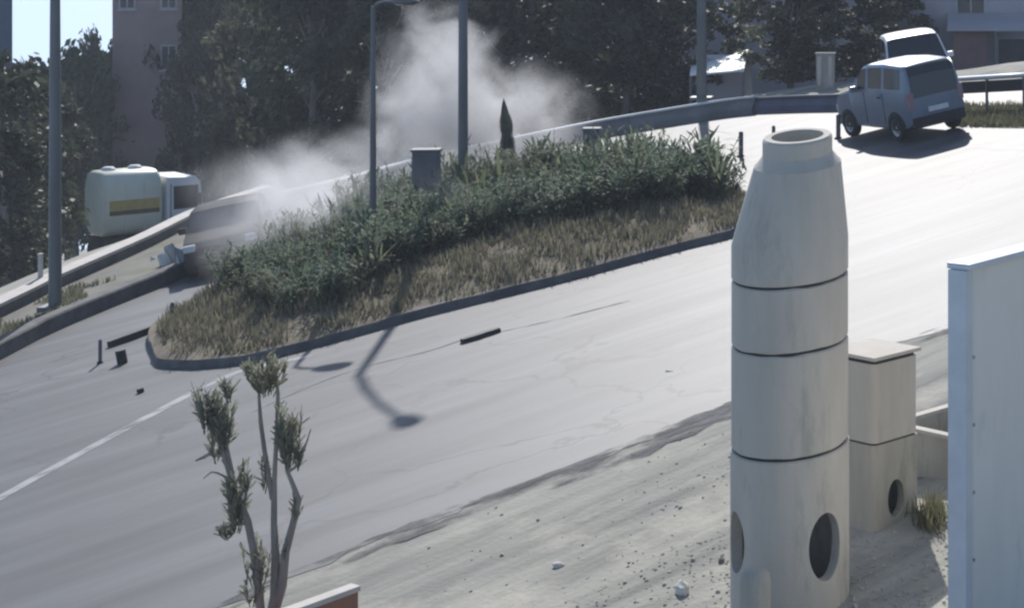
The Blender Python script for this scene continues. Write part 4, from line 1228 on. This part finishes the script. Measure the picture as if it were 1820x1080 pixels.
# slim cypress in the dust
def cypress(u, v0, v1, Y):
    x = (u - PX) / F * Y; zb_ = plane(x, Y); zt = ZC - (v1 - YH) / F * Y; H = zt - zb_
    o = tag(empty('young_cypress', (x, Y, zb_)), 'slim dark cone shaped cypress standing in the dust', 'tree')
    r = random.Random(9); lf = MB()
    for i in range(2200):
        h = r.random() ** .8; w = (.24 * (1 - h ** 3) ** .6 * (1 - .35 * h)) * (1 + .45 * noise.noise(Vector((h * 5, 0, 2))))
        a = r.uniform(0, 6.28); rr = w * r.random() ** .4
        leaf_strip(lf, Vector((rr * math.cos(a) - .12 * h * h , rr * math.sin(a), .1 + h * (H - .15))), Vector((math.cos(a) * .3, math.sin(a) * .3, 1)).normalized(), Vector((math.cos(a), math.sin(a), 0)), r.uniform(.08, .2), .014, .5, seg=2)
    lf.build('crown', 'leaf_dark', o)
    mb = MB(); mb.tube([(0, 0, -.1), (0, 0, .5), (-.05, 0, H * .8)], [.04, .035, .01], 8); mb.build('trunk', 'bark', o)
cypress(903, 0, 183, 46.5)
# pale pillar under the dark tree
Y = 53.6; x = (1467 - PX) / F * Y; z = terrain(x, Y)
o = tag(empty('ribbed_post', (x, Y, z)), 'wide pale ribbed concrete post under the dark tree beyond the bend', 'post')
H = ZC - (97 - YH) / F * Y - z
mb = MB(); mb.box((-.27, -.1, -.3), (.27, .18, H)); mb.build('shaft', 'palebark', o, bevel=.015)
for k in (-.17, .15):
    mb = MB(); mb.box((k - .06, -.14, .1), (k + .06, -.102, H - .05)); mb.build('rib', 'coping', o, bevel=.01)
mb = MB(); mb.box((-.30, -.13, H + .001), (.30, .21, H + .05)); mb.build('cap', 'palebark', o, bevel=.01)

# ------------------------------------------------------------------ buildings
def building(name, label, x, y, w, d, z0, z1, rz, wall, wins, doors=(), eave=True, roof='roof'):
    o = tag(empty(name, (x, y, z0), rz), label, 'building')
    H = z1 - z0
    mb = MB(); mb.box((-w / 2, 0, -1.5), (w / 2, d, H)); mb.build('wall', wall, o)
    if eave:
        mb = MB(); mb.box((-w / 2 - .4, -.5, H), (w / 2 + .4, d + .4, H + .22)); mb.build('roof', roof, o, bevel=.03)
    for (cx_, cz, ww, wh) in wins:
        mb = MB()
        t = .07
        mb.box((cx_ - ww / 2 - t, -.05, cz - wh / 2 - t), (cx_ - ww / 2, -.002, cz + wh / 2 + t)); mb.box((cx_ + ww / 2, -.05, cz - wh / 2 - t), (cx_ + ww / 2 + t, -.002, cz + wh / 2 + t))
        mb.box((cx_ - ww / 2, -.05, cz + wh / 2), (cx_ + ww / 2, -.002, cz + wh / 2 + t)); mb.box((cx_ - ww / 2, -.05, cz - wh / 2 - t), (cx_ + ww / 2, -.002, cz - wh / 2))
        mb.box((cx_ - .025, -.045, cz - wh / 2), (cx_ + .025, -.004, cz + wh / 2))
        f = mb.build('window', 'bframe', o)
        mb = MB(); mb.box((cx_ - ww / 2, -.02, cz - wh / 2), (cx_ + ww / 2, -.006, cz + wh / 2)); mb.build('pane', 'glass', f)
        mb = MB(); mb.box((cx_ - ww / 2 - .15, -.14, cz - wh / 2 - t - .07), (cx_ + ww / 2 + .15, -.002, cz - wh / 2 - t - .002)); mb.build('sill', 'bframe', f)
    for (cx_, ww, wh, mt) in doors:
        mb = MB(); mb.box((cx_ - ww / 2, -.05, 0), (cx_ + ww / 2, -.004, wh)); dd = mb.build('door', mt, o, bevel=.01)
        mb = MB(); mb.box((cx_ - ww / 2 - .1, -.09, 0), (cx_ - ww / 2 - .004, -.004, wh + .1)); mb.box((cx_ + ww / 2 + .004, -.09, 0), (cx_ + ww / 2 + .1, -.004, wh + .1)); mb.box((cx_ - ww / 2, -.09, wh + .004), (cx_ + ww / 2, -.004, wh + .1)); mb.build('frame', 'bframe', dd)
        mb = MB(); mb.box((cx_ + ww * .32, -.11, wh * .45), (cx_ + ww * .38, -.055, wh * .52)); mb.build('handle', 'black', dd)
    return o
# mauve building upper left
x = (262 - PX) / F * 88; z0 = terrain(x, 88)
building('apartment_building', 'mauve rendered building rising behind the green trees', x, 88, 3.1, 9, z0, 11, R(25), 'wall_brown', [(-.85, 12.0 - 0, .7, 1.0)] if False else [(.95, 9.2, .6, 1.1), (.95, 12.2, .6, 1.1), (-.9, 12.2, .6, 1.1)])
x = (0 - PX) / F * 60 - 1.2; z0 = terrain(x, 60)
building('corner_building', 'dark blue building edge beside the patch of sky', x - .25, 60, 3.3, 6, z0, 10, R(29), 'wall_blue', [(.6, 9.0, .8, 1.1), (.6, 6.2, .8, 1.1)])
# grey house right
Yb = 61; x = (1762 - PX) / F * Yb; z0 = terrain(x, Yb)
def zz(v, Y): return ZC - (v - YH) / F * Y
building('grey_house', 'grey violet house with a lean-to porch behind the guard rail', x + 1.2, Yb, 9.0, 7, z0, 8.5, R(0), 'wall_grey', [(-1.9, zz(14, Yb) - z0, .9, 1.1), (1.4, zz(8, Yb) - z0, 1.0, 1.2)], [(-.45, 1.0, zz(70, Yb) - z0, 'cabinet')])
Yc = 59.2; x = (1735 - PX) / F * Yc; z0 = terrain(x, Yc)
o = tag(empty('lean_to', (x, Yc, z0)), 'reddish lean-to shed against the grey house', 'shed')
hh = zz(55, Yc) - z0
mb = MB(); mb.box((-.75, 0, -.5), (.35, 1.6, hh)); mb.build('wall', 'brick_red', o)
mb = MB(); mb.add([(-.95, -.35, hh + .0), (2.0, -.35, hh + .0), (2.0, 1.7, hh + .45), (-.95, 1.7, hh + .45), (-.95, -.35, hh + .09), (2.0, -.35, hh + .09), (2.0, 1.7, hh + .54), (-.95, 1.7, hh + .54)],
                 [(0, 3, 2, 1), (4, 5, 6, 7), (0, 1, 5, 4), (1, 2, 6, 5), (2, 3, 7, 6), (3, 0, 4, 7)]); mb.build('roof', 'wall_grey', o)
mb = MB(); mb.box((1.75, -.2, -.5), (1.85, -.1, hh + .03)); mb.build('post', 'pole', o)
mb = MB(); mb.box((.6, -.2, -.5), (.68, -.12, hh + .03)); mb.build('post', 'pole', o)
# house behind the far lamp
Yd = 70; x = (1290 - PX) / F * Yd; z0 = terrain(x, Yd)
building('violet_house', 'grey violet house wall seen between the dark trees', x + 2.2, Yd, 11.0, 6, z0, 9.0, R(-2), 'wall_grey', [(-2.05, zz(62, Yd) - z0, .35, .3), (-1.45, zz(60, Yd) - z0, .35, .3), (1.5, zz(50, Yd) - z0, .9, 1.1), (4, zz(50, Yd) - z0, .9, 1.1)])
# white canopy
Ye = 57.0; o = tag(empty('white_canopy', Q(1275, 190, Ye)), 'white sunlit canopy roof between the dark trees', 'canopy')
x = (1275 - PX) / F * Ye; z0 = terrain(x, Ye); o.location = (x, Ye, z0)
def L_(u, v, dy): 
    q = Q(u, v, Ye + dy); return q - Vector(o.location)
a, b, c_, d_ = L_(1226, 132, -.6), L_(1322, 124, -.6), L_(1330, 88, 2.6), L_(1228, 118, 2.6)
n_ = Vector((0, 0, -.06))
mb = MB(); mb.add([a, b, c_, d_, a + n_, b + n_, c_ + n_, d_ + n_], [(0, 1, 2, 3), (7, 6, 5, 4), (0, 4, 5, 1), (1, 5, 6, 2), (2, 6, 7, 3), (3, 7, 4, 0)]); mb.build('roof', 'tarp', o)
for q in (a, b, c_, d_):
    mb = MB(); mb.tube([(q.x * .97, q.y, -.6 if q.y < 1 else -1.2), (q.x * .97, q.y, q.z - .07)], .04, 8); mb.build('post', 'pole', o)
mb = MB(); mb.box((min(a.x, d_.x) + .2, 2.4, -1.2), (b.x - .1, 2.5, 1.4)); mb.build('back_panel', 'wall_grey', o)

# ------------------------------------------------------------------ dust
def dust(name, label, c, rad, dens, seed, nscale=.55, col=(.80, .80, .82)):
    bm = bmesh.new(); bmesh.ops.create_icosphere(bm, subdivisions=3, radius=1.0)
    me = bpy.data.meshes.new(name); bm.to_mesh(me); bm.free()
    m = bpy.data.materials.new(name); m.use_nodes = True; t = m.node_tree; t.nodes.clear()
    out = t.nodes.new('ShaderNodeOutputMaterial'); pv_ = t.nodes.new('ShaderNodeVolumePrincipled')
    pv_.inputs['Color'].default_value = (*col, 1); pv_.inputs['Anisotropy'].default_value = 0.45
    tcn = t.nodes.new('ShaderNodeTexCoord')
    ln = t.nodes.new('ShaderNodeVectorMath'); ln.operation = 'LENGTH'; t.links.new(tcn.outputs['Object'], ln.inputs[0])
    mp = t.nodes.new('ShaderNodeMapRange'); mp.inputs['From Min'].default_value = 1.0; mp.inputs['From Max'].default_value = 0.15; mp.inputs['To Min'].default_value = 0; mp.inputs['To Max'].default_value = 1
    g = t.nodes.new('ShaderNodeNewGeometry')
    vm = t.nodes.new('ShaderNodeVectorMath'); vm.operation = 'ADD'; vm.inputs[1].default_value = (seed * 3.7, seed * 1.3, 0); t.links.new(g.outputs['Position'], vm.inputs[0])
    nz = t.nodes.new('ShaderNodeTexNoise'); nz.inputs['Scale'].default_value = nscale; nz.inputs['Detail'].default_value = 4; nz.inputs['Distortion'].default_value = .6
    t.links.new(vm.outputs[0], nz.inputs['Vector'])
    ad = t.nodes.new('ShaderNodeMath'); ad.operation = 'MULTIPLY_ADD'; ad.inputs[1].default_value = 3.2; ad.inputs[2].default_value = -1.68; t.links.new(nz.outputs[0], ad.inputs[0])
    sb = t.nodes.new('ShaderNodeMath'); sb.operation = 'SUBTRACT'; t.links.new(ln.outputs['Value'], sb.inputs[0]); t.links.new(ad.outputs[0], sb.inputs[1])
    t.links.new(sb.outputs[0], mp.inputs['Value'])
    # fade strictly to zero at the surface
    edge = t.nodes.new('ShaderNodeMapRange'); edge.inputs['From Min'].default_value = .97; edge.inputs['From Max'].default_value = .45; t.links.new(ln.outputs['Value'], edge.inputs['Value'])
    ml = t.nodes.new('ShaderNodeMath'); ml.operation = 'MULTIPLY'; t.links.new(mp.outputs[0], ml.inputs[0]); t.links.new(edge.outputs[0], ml.inputs[1])
    m2 = t.nodes.new('ShaderNodeMath'); m2.operation = 'MULTIPLY'; m2.inputs[1].default_value = dens; t.links.new(ml.outputs[0], m2.inputs[0])
    t.links.new(m2.outputs[0], pv_.inputs['Density']); t.links.new(pv_.outputs[0], out.inputs['Volume'])
    me.materials.append(m)
    o = bpy.data.objects.new(name, me); COL.objects.link(o); o.location = c; o.scale = rad
    return tag(o, label, 'dust', kind='stuff')
G_ = 'dust thrown up by the crash'
dust('dust_plume', 'tall pale ragged plume of dust rising behind the street lamp', Q(785, 215, 47.0), (2.6, 1.8, 3.6), 1.25, 1, .8)
dust('dust_plume', 'thinner dust drifting from the tall plume over the barrier', Q(905, 225, 47.4), (2.6, 1.7, 2.3), .75, 4, .85)
dust('dust_cloud', 'low spreading dust cloud over the road behind the island plants', Q(610, 350, 45.0), (4.4, 1.9, 2.0), .62, 2, .7)
dust('dust_cloud', 'dust hanging over the rear of the crashed dark car', Q(510, 380, 39.4), (1.6, 1.5, 1.7), 1.5, 3, .8)
dust('dust_drift', 'thin veil of dust drifting over the island plants', Q(640, 425, 36.5), (4.0, 2.2, 1.9), .38, 6, .5)
# ------------------------------------------------------------------ air
lo = min(v[2] for v in vs_ground)
mb = MB(); mb.box((-430, -60, lo - 1.0), (76, 710, 19.0))
hz_o = mb.build('haze', 'panel'); hz_o['kind'] = 'stuff'; hz_o['label'] = 'thin pale summer haze in the air over the whole scene'; hz_o['category'] = 'haze'
hm = bpy.data.materials.new('haze'); hm.use_nodes = True; t = hm.node_tree; t.nodes.clear()
ho = t.nodes.new('ShaderNodeOutputMaterial'); hv = t.nodes.new('ShaderNodeVolumePrincipled')
hv.inputs['Color'].default_value = (.84, .89, 1.0, 1); hv.inputs['Density'].default_value = 0.0007; hv.inputs['Anisotropy'].default_value = 0.1
t.links.new(hv.outputs[0], ho.inputs['Volume'])
hz_o.data.materials.clear(); hz_o.data.materials.append(hm)
